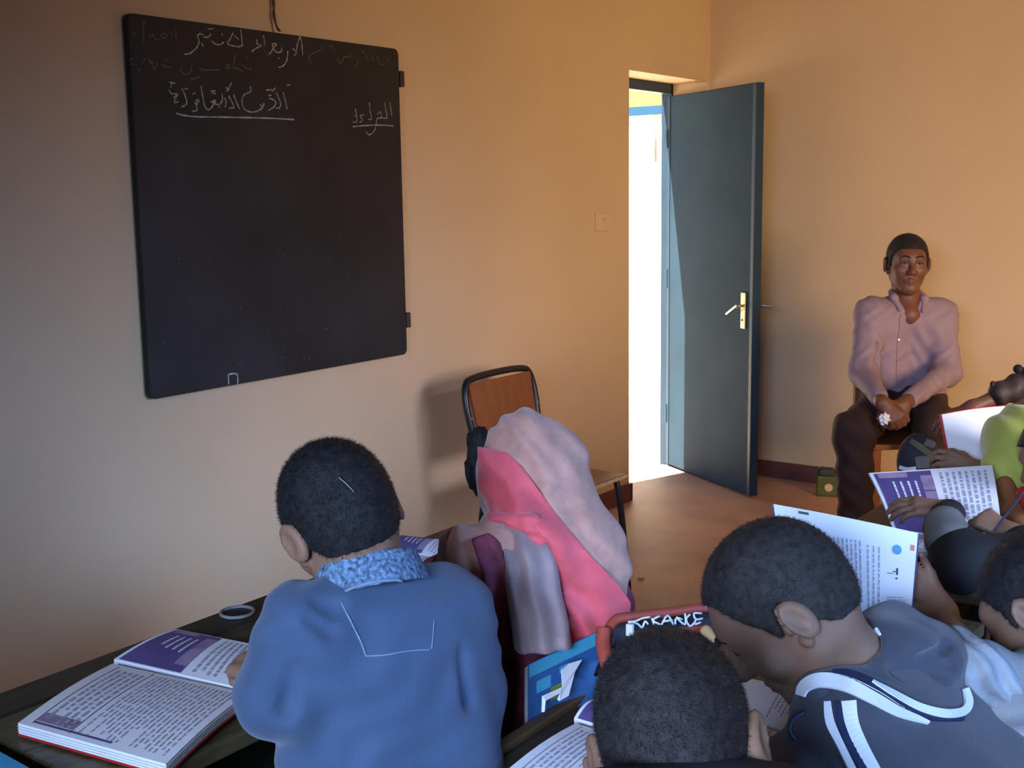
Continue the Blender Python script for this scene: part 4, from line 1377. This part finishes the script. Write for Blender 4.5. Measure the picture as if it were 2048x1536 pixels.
pk = folds(off(both, 0.0120), 0.0085, [(cv(0.78, 0.62, 0), 0.046, cv(0.62, -0.78, 0), 0.9), (cv(0.66, 0.75, 0), 0.085, cv(1, 0, 0), 0.9)])
poly = [(955, 893), (1012, 903), (1045, 935), (1085, 990), (1130, 1050), (1180, 1110), (1235, 1165), (1262, 1205), (1258, 1278), (1138, 1292), (1132, 1225), (1118, 1150), (1098, 1092), (1062, 1048), (1030, 1038), (985, 1036), (955, 980)]
near2 = half(W(1080, 1000, 2.13), cv(0.0, 0.0, -1.0))
solid('pink_layer', inter(inter(inter(pk, pixpoly(poly)), F(lambda P: -(both(P) + 0.004), [-9] * 3, [9] * 3)), near2), PINK, p2, 0.0042)
bd = folds(off(U(0.03, sc0, off(dress, 0.006)), 0.009), 0.003, [(cv(1, 0.3, 0), 0.04, cv(0, 1, 0), 1)])
solid('magenta_band', inter(inter(bd, pixpoly([(942, 1078), (975, 1066), (1000, 1085), (1022, 1170), (1048, 1292), (1002, 1300), (985, 1225), (962, 1140)])), near2), DRESS, p2, 0.0045)
# knot roll below the chin side
roll = U(0.012, cone(W(988, 1034, 1.965), W(1060, 1050, 1.945), 0.011, 0.017), cone(W(1060, 1050, 1.945), W(1100, 1098, 1.945), 0.017, 0.014))
solid('scarf_roll', folds(roll, 0.002, [(cv(0.3, 1, 0), 0.02, cv(1, 0, 0), 1)]), PINK, p2, 0.0035)
tail = U(0.03, cone(W(1030, 1062, 1.975), W(1050, 1140, 1.945), 0.034, 0.040), cone(W(1050, 1140, 1.945), W(1072, 1290, 1.90), 0.040, 0.040), cone(W(1075, 1120, 1.95), W(1105, 1285, 1.905), 0.026, 0.030))
tailf = folds(tail, 0.0048, [(cv(1, 0.20, 0), 0.030, cv(0, 1, 0), 0.35)])
solid('scarf_tail', inter(tailf, half(W(1085, 1292, 1.92), cv(0.05, -1, 0))), MAUVE2, p2, 0.004)
sl = folds(off(U(0.03, cone(Lg, eL2, 0.055, 0.055), T2), 0.007), 0.003, [(cv(1, 0.3, 0), 0.05, cv(0, 1, 0), 2)])
solid('shawl', inter(sl, pixpoly([(880, 1060), (952, 1070), (965, 1120), (968, 1170), (985, 1225), (970, 1260), (940, 1240), (895, 1200), (870, 1150)])), MAUVE2, p2, 0.005)

# ------------------------------------------------------------------ boy in front, seen from above
H3 = Head(W(1356, 1514, 1.20), cv(0.22, -0.42, -0.87), cv(0.93, 0.20, 0.18), 0.94)
nb = W(1385, 1600, 1.16)
Lf, Rf = W(1215, 1680, 1.06), W(1585, 1660, 1.20)
hip = V3(2.72, 0.93, 0.50)
p3_ = person('cropped-haired boy in the foreground seen from above, head bowed', hip)
T3 = torso(Lf, Rf, hip, 0.085, 0.12, 0.10)
wF = W(1292, 1622, 1.24)
hF = hand(wF, cv(-0.45, 0.75, -0.6), cv(0.3, 0.6, 0.7), -1, 0.8, (0.7, 0.8, 0.6), 0.7)
ax, fw = nrm((Rf - Lf) * V3(1, 1, 0)), V3(-1, 0, 0)
body = U(0.03, H3.F(HEADSKIN), cone(H3.w(0, -0.025, -0.05), nb, 0.050, 0.055), off(T3, -0.02), hF, cone(wF, W(1260, 1660, 1.2), 0.024, 0.032), cone(W(1260, 1660, 1.2), Lf, 0.032, 0.036), *legs_sitting(hip, ax, fw))
solid('body', body, SKIN, p3_, 0.0046)
grow_hair(solid('hair', H3.F(hairfn(0.0070, nape=-0.085)), HAIR2, p3_, 0.0036), 18000, 0.0060, cv(0.1, -0.8, 0), HAIR2, 3)
solid('jersey', cut(U(0.03, T3, cone(Lf, W(1260, 1660, 1.2), 0.055, 0.045)), cone(nb, H3.c, 0.062), 0.01), DARKSKIRT, p3_, 0.008)
solid('trousers', off(U(0.03, *legs_sitting(hip, ax, fw)), 0.012), DARKSKIRT, p3_, 0.01)
pen = empty('blue_pen', W(1193, 1510, 1.31), 'blue pen in the hand of the front boy at the lower edge', 'pen')
MB().tube([W(1204, 1488, 1.335), W(1188, 1545, 1.27)], [0.0025, 0.0062], 10).build('barrel', PEN, pen, True)
MB().tube([W(1206, 1481, 1.343), W(1204, 1488, 1.335)], [0.0006, 0.0024], 8).build('tip', STEEL, pen, True)

# ------------------------------------------------------------------ boy in the striped hoodie
H4 = Head(W(1577, 1224, 1.60), cv(-0.68, -0.70, -0.15), cv(0.15, 0.06, -0.98), 0.95)
nb = W(1700, 1330, 1.62)
Ln, Rn = W(1700, 1480, 1.52), W(1900, 1385, 1.80)
hip = V3(2.78, 1.52, 0.50)
p4 = person('boy in a dark hoodie with white stripes bending over his book', hip)
ax, fw = nrm((Rn - Ln) * V3(1, 1, 0)), V3(-1, 0.05, 0)
T4 = torso(Ln, Rn, hip, 0.09, 0.13, 0.105)
e4, w4 = W(1640, 1640, 1.42), W(1560, 1500, 1.58)
er4, wr4 = W(1760, 1480, 1.90), W(1600, 1440, 1.78)
hr4 = hand(wr4, cv(-0.8, -0.2, 0.2), cv(0, 1, 0.2), 1, 0.78, (0.5, 0.6, 0.5), 0.5)
skin4 = U(0.03, H4.F(HEADSKIN), cone(H4.w(0, -0.02, -0.045), nb, 0.050, 0.056), off(T4, -0.02), cone(Ln, e4, 0.036, 0.032), cone(e4, w4, 0.032, 0.022), cone(Rn, er4, 0.036, 0.032), *legs_sitting(hip, ax, fw))
solid('body', U(0.02, skin4, cone(er4, wr4, 0.030, 0.020), hr4), SKIN2, p4, 0.004)
grow_hair(solid('hair', H4.F(hairfn(0.0065, 0.10, temple=(0.026, 0.048, 0.086, 0.108))), HAIR2, p4, 0.0036), 16000, 0.0055, cv(-0.5, -0.5, 0), HAIR2, 4)
eyes(H4, p4, (-1,))
hood = U(0.03, ell(W(1775, 1335, 1.63), (0.105, 0.070, 0.075), RC), ell(W(1850, 1350, 1.68), (0.070, 0.075, 0.075), RC), cone(W(1640, 1385, 1.52), W(1760, 1390, 1.56), 0.030, 0.045), cone(W(1700, 1290, 1.66), W(1790, 1270, 1.70), 0.035, 0.050))
hoodf = cut(folds(hood, 0.004, [(cv(0.5, 1, 0), 0.07, cv(1, 0, 0), 1.6), (cv(1, -0.3, 0), 0.09, cv(0, 1, 0), 1.8)]), U(0.005, cone(W(1800, 1345, 1.545), W(1900, 1328, 1.585), 0.014, 0.010), cone(W(1830, 1325, 1.56), W(1885, 1300, 1.60), 0.008)), 0.016)
hoodf = cut(hoodf, U(0, cone(H4.w(0, -0.02, -0.02), nb - (nb - H4.c) * 0.08, 0.060, 0.058)), 0.010)
jk4 = U(0.04, T4, cone(Ln, e4, 0.066, 0.058), cone(e4, w4 + (e4 - w4) * 0.3, 0.055, 0.042), cone(Rn, er4, 0.062, 0.055), cone(er4, wr4 + (er4 - wr4) * 0.35, 0.05, 0.04), cone(W(1680, 1440, 1.52), W(1860, 1420, 1.66), 0.055, 0.07))
jk4f = cut(folds(jk4, 0.003, [(cv(1, 0.4, 0), 0.10, cv(0, 1, 0), 1.6)]), cone(H4.c, nb, 0.060), 0.01)
solid('hoodie', jk4f, HOODIE, p4, 0.0055)
solid('hood', hoodf, HOODIE, p4, 0.0045)
al4 = U(0.01, jk4f, hoodf)
ribbon('white_trim', al4, [(1603, 1392, 16), (1612, 1374, 22), (1640, 1363, 26), (1690, 1370, 27), (1750, 1398, 25), (1800, 1426, 18), (1856, 1447, 5)], TRIMW, p4, 0.004)
ribbon('navy_trim', al4, [(1665, 1347, 8), (1705, 1354, 16), (1760, 1382, 20), (1810, 1411, 22), (1865, 1434, 16), (1925, 1438, 10)], TRIMN, p4, 0.004)
ribbon('white_trim', al4, [(1742, 1366, 4), (1785, 1391, 11), (1835, 1417, 15), (1885, 1430, 17), (1922, 1426, 18), (1934, 1406, 15), (1928, 1378, 9)], TRIMW, p4, 0.005)
ribbon('white_stripe', jk4f, [(1655, 1405, 14), (1660, 1445, 17), (1680, 1490, 14), (1708, 1550, 14)], TRIMW, p4, 0.003)
ribbon('navy_stripe', jk4f, [(1674, 1403, 11), (1681, 1447, 12), (1703, 1500, 16), (1733, 1550, 16)], TRIMN, p4, 0.003)
ribbon('white_stripe', jk4f, [(1698, 1403, 30), (1704, 1450, 28), (1724, 1500, 26), (1752, 1550, 22)], TRIMW, p4, 0.003)
ribbon('neck_label', al4, [(1722, 1288, 14), (1742, 1273, 20), (1760, 1263, 13)], TRIMW, p4, 0.004)
MB().tube(smooth_curve([W(1608, 1425, 1.47), W(1585, 1440, 1.46), W(1579, 1462, 1.455), W(1590, 1480, 1.455)], 5), 0.0025, 6).build('drawstring', TRIMN, p4, True)
solid('trousers', off(U(0.03, *legs_sitting(hip, ax, fw)), 0.012), DARKSKIRT, p4, 0.01)

# ------------------------------------------------------------------ boy at the right edge in a pale grey jacket
H5 = Head(W(2102, 1230, 1.78), cv(-0.52, -0.52, -0.68), cv(0.80, 0.02, -0.60), 0.93)
nb = W(2120, 1350, 1.80)
Lr, Rr_ = W(2010, 1400, 1.66), W(2230, 1380, 1.90)
hip = V3(2.86, 1.90, 0.50)
p5 = person('boy in a pale grey jacket at the right edge holding up the white book', hip)
ax, fw = nrm((Rr_ - Lr) * V3(1, 1, 0)), V3(-1, 0, 0)
T5 = torso(Lr, Rr_, hip, 0.085, 0.12, 0.10)
e5, w5 = W(1948, 1345, 1.66), W(1882, 1228, 1.895)
h5 = hand(w5, cv(-0.42, 0.80, -0.42), cv(0.2, 0.1, -1.0), -1, 0.78, (0.30, 0.4, 0.3), 0.55)
solid('body', U(0.03, H5.F(HEADSKIN), cone(H5.w(0, -0.022, -0.05), nb, 0.050, 0.055), off(T5, -0.02), cone(Lr, e5, 0.036, 0.034), cone(e5, w5, 0.031, 0.022), h5, *legs_sitting(hip, ax, fw)), SKIN2, p5, 0.0042)
grow_hair(solid('hair', H5.F(hairfn(0.0070)), HAIR, p5, 0.004), 12000, 0.0065, cv(0.1, -0.8, 0), HAIR, 5)
j5 = cut(U(0.03, T5, cone(Lr, e5, 0.058, 0.046)), cone(nb, H5.c, 0.062), 0.01)
solid('jacket', folds(j5, 0.006, [(cv(0.25, 1, 0), 0.060, cv(1, 0, 0), 1.6)]), GREYJ, p5, 0.0055)
solid('sleeve', folds(U(0.02, cone(W(1990, 1375, 1.64), W(1945, 1340, 1.64), 0.040, 0.036), cone(W(1945, 1340, 1.64), W(1915, 1300, 1.69), 0.036, 0.033)), 0.004, [(cv(1, 0.8, 0), 0.03, cv(0, 1, 0), 1.4)]), GREYS, p5, 0.004)
solid('collar', collar(nb - nrm(nb - H5.c) * 0.012, H5.c - nb, 0.080, 0.066, 0.024, 0.005), GREYJ, p5, 0.004)
solid('trousers', off(U(0.03, *legs_sitting(hip, ax, fw)), 0.012), DARKSKIRT, p5, 0.011)

# ------------------------------------------------------------------ child in black whose hand points into the textbook
sh6, e6, c6, w6 = W(2075, 1125, 2.50), W(1925, 1128, 2.40), W(1890, 1058, 2.48), W(1902, 1022, 2.54)
hip = V3(2.78, 2.72, 0.50)
p6 = person('child in a black jacket reaching over the purple textbook page', hip)
Rs6 = W(2260, 1080, 2.80)
nb6 = (sh6 + Rs6) / 2 + V3(0, 0, 0.05)
H6 = Head(nb6 + V3(-0.05, 0, 0.15), V3(-1, 0.1, -0.4), V3(0.1, 1, 0), 0.92)
T6 = torso(sh6, Rs6, hip, 0.085, 0.12, 0.10)
h6 = hand(w6, cv(-0.95, 0.12, -0.25), cv(0.1, 0.9, 0.5), -1, 0.84, (0.3, 0.35, 0.3), 0.5)
w6b = W(2022, 1068, 2.52)
h6b = hand(w6b, cv(-0.7, 0.45, -0.5), cv(0.2, 0.3, 0.9), 1, 0.78, (1.0, 1.2, 0.9), 0.9)
solid('body', U(0.02, H6.F(HEADSKIN), cone(H6.w(0, -0.02, -0.05), nb6, 0.05, 0.055), off(T6, -0.02), cone(sh6, e6, 0.036, 0.032), cone(e6, c6, 0.03, 0.027), cone(c6, w6, 0.027, 0.022), h6, h6b, cone(w6b, W(2110, 1090, 2.50), 0.022, 0.03)), SKIN2, p6, 0.0045)
solid('hair', H6.F(hairfn(0.0085)), HAIR, p6, 0.005)
solid('jacket', U(0.03, T6, cone(sh6, e6, 0.066, 0.058), cone(e6, c6, 0.056, 0.045), cone(W(2045, 1082, 2.50), W(2120, 1100, 2.50), 0.030, 0.045)), BLACKJ, p6, 0.006)
solid('sleeve_band', cone(W(1898, 1080, 2.445), W(1890, 1052, 2.475), 0.050, 0.043), GREYB, p6, 0.004)
solid('cuff', U(0.01, cone(W(1892, 1036, 2.51), W(1900, 1028, 2.52), 0.036, 0.032)), BLACKJ, p6, 0.004)
pc = empty('pencil', W(2010, 1030, 2.48), 'thin dark pencil held over the textbook at the right edge', 'pencil')
MB().tube([W(1988, 1062, 2.50), W(2046, 985, 2.44)], 0.0026, 6).build('barrel', INKD, pc)
MB().tube([W(1984, 1067, 2.504), W(1988, 1062, 2.50)], [0.0006, 0.0030], 6).build('tip', PENCIL, pc)

# ------------------------------------------------------------------ girl in the lime scarf
hip = V3(2.80, 3.08, 0.50)
p7 = person('girl in a lime green headscarf at the right edge', hip)
H7 = Head(W(2066, 892, 2.88), cv(-0.75, -0.35, -0.5), cv(0.5, 0, -0.85), 0.88)
Ls7, Rs7 = W(2075, 1040, 2.75), W(2230, 1010, 3.05)
T7 = torso(Ls7, Rs7, hip, 0.085, 0.12, 0.10)
nb7 = W(2140, 990, 2.90)
w7 = W(1955, 940, 2.93)
h7 = hand(w7, cv(-0.9, 0.30, -0.2), cv(0.0, 0.5, 0.85), -1, 0.80, (0.5, 0.6, 0.5), 0.3)
e7 = W(2042, 1045, 2.70)
solid('body', U(0.02, H7.F(HEADBALD), cone(H7.w(0, -0.02, -0.05), nb7, 0.045, 0.05), off(T7, -0.02), cone(Ls7, e7, 0.034, 0.03), cone(e7, w7, 0.028, 0.020), h7), SKIN2, p7, 0.005)
solid('dress', U(0.03, T7, cone(Ls7, e7, 0.050, 0.036), cone(e7, W(2010, 968, 2.78), 0.026, 0.020)), ORANGE, p7, 0.006)
ls = folds(U(0.05, ell(W(2062, 888, 2.87), (0.118, 0.100, 0.112), RC), cone(W(2075, 930, 2.87), W(2125, 1000, 2.86), 0.095, 0.10), cone(W(2020, 930, 2.82), W(2055, 975, 2.80), 0.055, 0.035)), 0.004,
           [(cv(0.9, 0.5, 0), 0.075, cv(0.4, 1, 0), 1.4)])
ls = cut(ls, U(0.01, cone(W(2008, 880, 2.745), W(2030, 935, 2.735), 0.010), cone(W(2030, 935, 2.735), W(2060, 965, 2.73), 0.009)), 0.014)
solid('headscarf', ls, LIME, p7, 0.0055)
solid('cuff', cone(W(2046, 985, 2.68), W(2060, 1010, 2.66), 0.014, 0.018), RED, p7, 0.004)

# ------------------------------------------------------------------ child beyond, only a sleeve in view
hip = V3(2.80, 3.52, 0.50)
p8 = person('child with a dark sleeve reaching behind the red exercise book', hip)
s8, e8, w8 = W(2190, 830, 3.35), W(2075, 760, 3.32), W(1945, 815, 3.30)
r8 = W(2300, 800, 3.6)
T8 = torso(s8, r8, hip, 0.085, 0.12, 0.10)
H8 = Head(W(2230, 660, 3.45), V3(-1, 0, -0.3), V3(0, 1, 0), 0.92)
nb8 = W(2240, 775, 3.47)
h8 = hand(w8, cv(-0.85, -0.5, 0), cv(0, 0.8, 0.5), -1, 0.8, (0.3, 0.4, 0.3), 0.4)
solid('body', U(0.02, H8.F(HEADSKIN), cone(H8.w(0, -0.02, -0.05), nb8, 0.05, 0.055), off(T8, -0.02), cone(e8, w8, 0.030, 0.018), cone(s8, e8, 0.036, 0.032), h8), SKIN_MAN, p8, 0.006)
solid('hair', H8.F(hairfn(0.0085)), HAIR, p8, 0.006)
solid('jumper', folds(U(0.02, T8, cone(s8, e8, 0.06, 0.05), cone(e8, W(2000, 788, 3.30), 0.045, 0.034)), 0.003, [(cv(1, 0.3, 0), 0.04, cv(0, 1, 0), 1)]), DARKWOOD, p8, 0.006)
solid('cuff', cone(W(1994, 790, 3.295), W(1986, 768, 3.295), 0.016, 0.009), DARKWOOD, p8, 0.004)
solid('button', ell(W(2036, 738, 3.28), (0.013, 0.013, 0.016), RC), BLACKJ, p8, 0.003)

# ------------------------------------------------------------------ man on the chair by the back wall
Hm = Head(W(1814, 532, 5.00), cv(-0.10, -0.16, 1.0), cv(-1.0, 0.03, -0.08), 1.0)
sl_, sr_ = W(1742, 626, 5.02), W(1882, 630, 5.04)           # shoulders: left and right in the picture
nbm = W(1812, 600, 5.03)
hipm = W(1806, 812, 5.12)
pm_ = person('man in a lilac shirt and brown trousers sitting against the back wall', hipm)
eml, emr = W(1728, 745, 4.92), W(1893, 745, 4.95)
wml, wmr = W(1764, 806, 4.64), W(1808, 808, 4.66)
axm = nrm(sr_ - sl_)
fwm = nrm(cv(-0.05, -0.1, 1.0) * V3(1, 1, 0))
kl, kr = W(1708, 862, 4.66), W(1872, 850, 4.72)
hl_, hr_ = hipm - axm * 0.085, hipm + axm * 0.085
fl, frr = V3(kl[0], kl[1], 0.07) + fwm * 0.02 + axm * 0.02, V3(kr[0], kr[1], 0.07) + fwm * 0.02
Tm = U(0.08, cone(sl_ + axm * 0.06 + V3(0, 0, -0.06), hl_ + V3(0, 0, 0.06), 0.088, 0.098), cone(sr_ - axm * 0.06 + V3(0, 0, -0.06), hr_ + V3(0, 0, 0.06), 0.088, 0.098), cone(nbm + V3(0, 0, -0.05), sl_, 0.055, 0.060), cone(nbm + V3(0, 0, -0.05), sr_, 0.055, 0.060))
hml = hand(wml, cv(0.62, -0.75, 0.35), cv(-0.30, 0.35, 0.85), 1, 0.98, (0.7, 0.8, 0.6), 0.5)
hmr = hand(wmr, cv(-0.58, -0.78, 0.35), cv(0.30, 0.35, 0.85), -1, 0.98, (0.7, 0.8, 0.6), 0.5)
bm_ = U(0.02, Hm.F(HEADSKIN), cone(Hm.w(0, -0.02, -0.05), nbm, 0.056, 0.060), cone(nbm, nbm + V3(0, 0, -0.06) + fwm * 0.05, 0.05, 0.05), off(Tm, -0.02), cone(sl_, eml, 0.042, 0.038), cone(eml, wml, 0.038, 0.027), cone(sr_, emr, 0.042, 0.038),
        cone(emr, wmr, 0.038, 0.027), hml, hmr, cone(hl_, kl, 0.07, 0.05), cone(hr_, kr, 0.07, 0.05), cone(kl, fl, 0.045, 0.035), cone(kr, frr, 0.045, 0.035))
solid('body', bm_, SKIN_MAN, pm_, 0.0046)
grow_hair(solid('hair', Hm.F(hairfn(0.0075, 0.082)), HAIR, pm_, 0.0040), 9000, 0.007, cv(0, 0.3, 0.3), HAIR, 8)
eyes(Hm, pm_)
shf = U(0.035, Tm, cone(sl_, eml, 0.064, 0.058), cone(eml, wml + (eml - wml) * 0.16, 0.054, 0.036), cone(sr_, emr, 0.064, 0.058), cone(emr, wmr + (emr - wmr) * 0.16, 0.054, 0.036))
shf = folds(shf, 0.0035, [(cv(0.8, 1, 0), 0.075, cv(1, 0, 0), 2.4), (cv(1, -0.6, 0), 0.06, cv(0, 1, 0), 2.6)])
shf = cut(shf, cone(W(1868, 690, 4.925), W(1835, 752, 4.90), 0.012, 0.016), 0.02)
shf = cut(shf, cone(W(1752, 690, 4.925), W(1754, 760, 4.88), 0.010, 0.014), 0.02)
vneck = U(0.01, cone(nbm + V3(0, 0, 0.03), nbm + V3(0, 0, -0.005) + fwm * 0.08, 0.050, 0.035), cone(nbm + V3(0, 0, -0.02) + fwm * 0.09, nbm + V3(0, 0, -0.085) + fwm * 0.115, 0.030, 0.006), cone(nbm, Hm.c, 0.062))
shf = cut(shf, vneck, 0.008)
solid('shirt', shf, SHIRT, pm_, 0.0055)
for sg in (-1, 1):
    a0 = nbm + axm * sg * 0.060 + V3(0, 0, 0.030) - fwm * 0.01
    pts = [a0, nbm + axm * sg * 0.066 + V3(0, 0, 0.010) + fwm * 0.045, nbm + axm * sg * 0.050 + V3(0, 0, -0.035) + fwm * 0.088]
    solid('collar', U(0.012, cone(pts[0], pts[1], 0.016, 0.017), cone(pts[1], pts[2], 0.017, 0.010)), SHIRT, pm_, 0.004)
for px, py in ((1797, 679), (1796, 720), (1800, 640)):
    q = hit(shf, px, py, 4.4)
    g = grad(shf, q)
    MB().cyl(q, q + g * 0.004, 0.0058, 10).build('button', TRIMW if py == 679 else SHIRT, pm_)
ribbon('placket', shf, [(1806, 628, 9), (1800, 680, 10), (1797, 730, 10), (1797, 765, 10)], SHIRT, pm_, 0.003, 4.4)
trf = U(0.05, cone(hl_, hr_, 0.105), cone(hl_, kl, 0.090, 0.075), cone(hr_, kr, 0.090, 0.078), cone(kl, fl, 0.076, 0.066), cone(kr, frr, 0.078, 0.066), cone(hipm + V3(0, 0, 0.02), hipm + V3(0, 0, 0.07), 0.10, 0.085))
solid('trousers', folds(trf, 0.004, [(cv(0.4, 1, 0), 0.09, cv(1, 0, 0), 1.6)]), TROUS, pm_, 0.0065)
for f0 in (fl, frr):
    solid('shoe', U(0.03, cone(V3(f0[0], f0[1], 0.045) - fwm * 0.04, V3(f0[0], f0[1], 0.035) + fwm * 0.16, 0.044, 0.034)), BLACKJ, pm_, 0.007)
cr_ = empty('crumpled_paper', W(1768, 838, 4.60), 'small white paper crumpled in the hands of the man', 'paper')
solid('sheet', folds(ell(W(1768, 838, 4.57), (0.022, 0.018, 0.024)), 0.005, [((1, 0.4, 0.2), 0.02, (0, 1, 0), 2), ((0, 0.3, 1), 0.017, (1, 0, 0), 2)]), PAPER, cr_, 0.003)

# his chair
sx = hipm + V3(0, 0, 0)
seat_z = hipm[2] - 0.125
mc = empty('wooden_chair', V3(sx[0], sx[1], 0), 'plain wooden chair under the man by the back wall', 'chair')
bk_ = -fwm
Rm_ = np.stack([axm * V3(1, 1, 0) / np.linalg.norm(axm * V3(1, 1, 0)), fwm, V3(0, 0, 1)], 1)
MB().obox(V3(sx[0], sx[1], seat_z) + fwm * 0.06, (0.20, 0.20, 0.012), Rm_, 0.004).build('seat', CHAIRWOOD, mc)
for a in (-1, 1):
    for b in (-1, 1):
        q = V3(sx[0], sx[1], 0) + Rm_[:, 0] * a * 0.175 + fwm * (0.06 + b * 0.175)
        top = seat_z if b > 0 else 0.92
        MB().obox(q + V3(0, 0, top / 2), (0.017, 0.017, top / 2), Rm_, 0.003).build('leg', CHAIRWOOD, mc)
for z in (0.62, 0.76, 0.88):
    MB().obox(V3(sx[0], sx[1], z) + fwm * (0.06 - 0.175), (0.165, 0.009, 0.028), Rm_, 0.003).build('back_rail', CHAIRWOOD, mc)

# ------------------------------------------------------------------ small things
og = empty('orange_pencil', onZ(888, 1112, 0.728), 'orange pencil lying on the open book beside the pink scarf', 'pencil')
MB().tube([onZ(880, 1113, 0.729), onZ(925, 1100, 0.731)], 0.0036, 6).build('barrel', PENCIL, og)
MB().tube([onZ(874, 1114, 0.728), onZ(880, 1113, 0.729)], [0.0005, 0.0034], 6).build('tip', CHAIREDGE, og)
chip = onZ(1282, 1158, 0.0)
cp = MB().obox(chip + V3(0, 0, 0.004), (0.012, 0.007, 0.004), np.eye(3), 0.002).build('paper_scrap', PAPER, None, label='tiny white paper scrap on the floor right of the pink scarf', cat='paper')
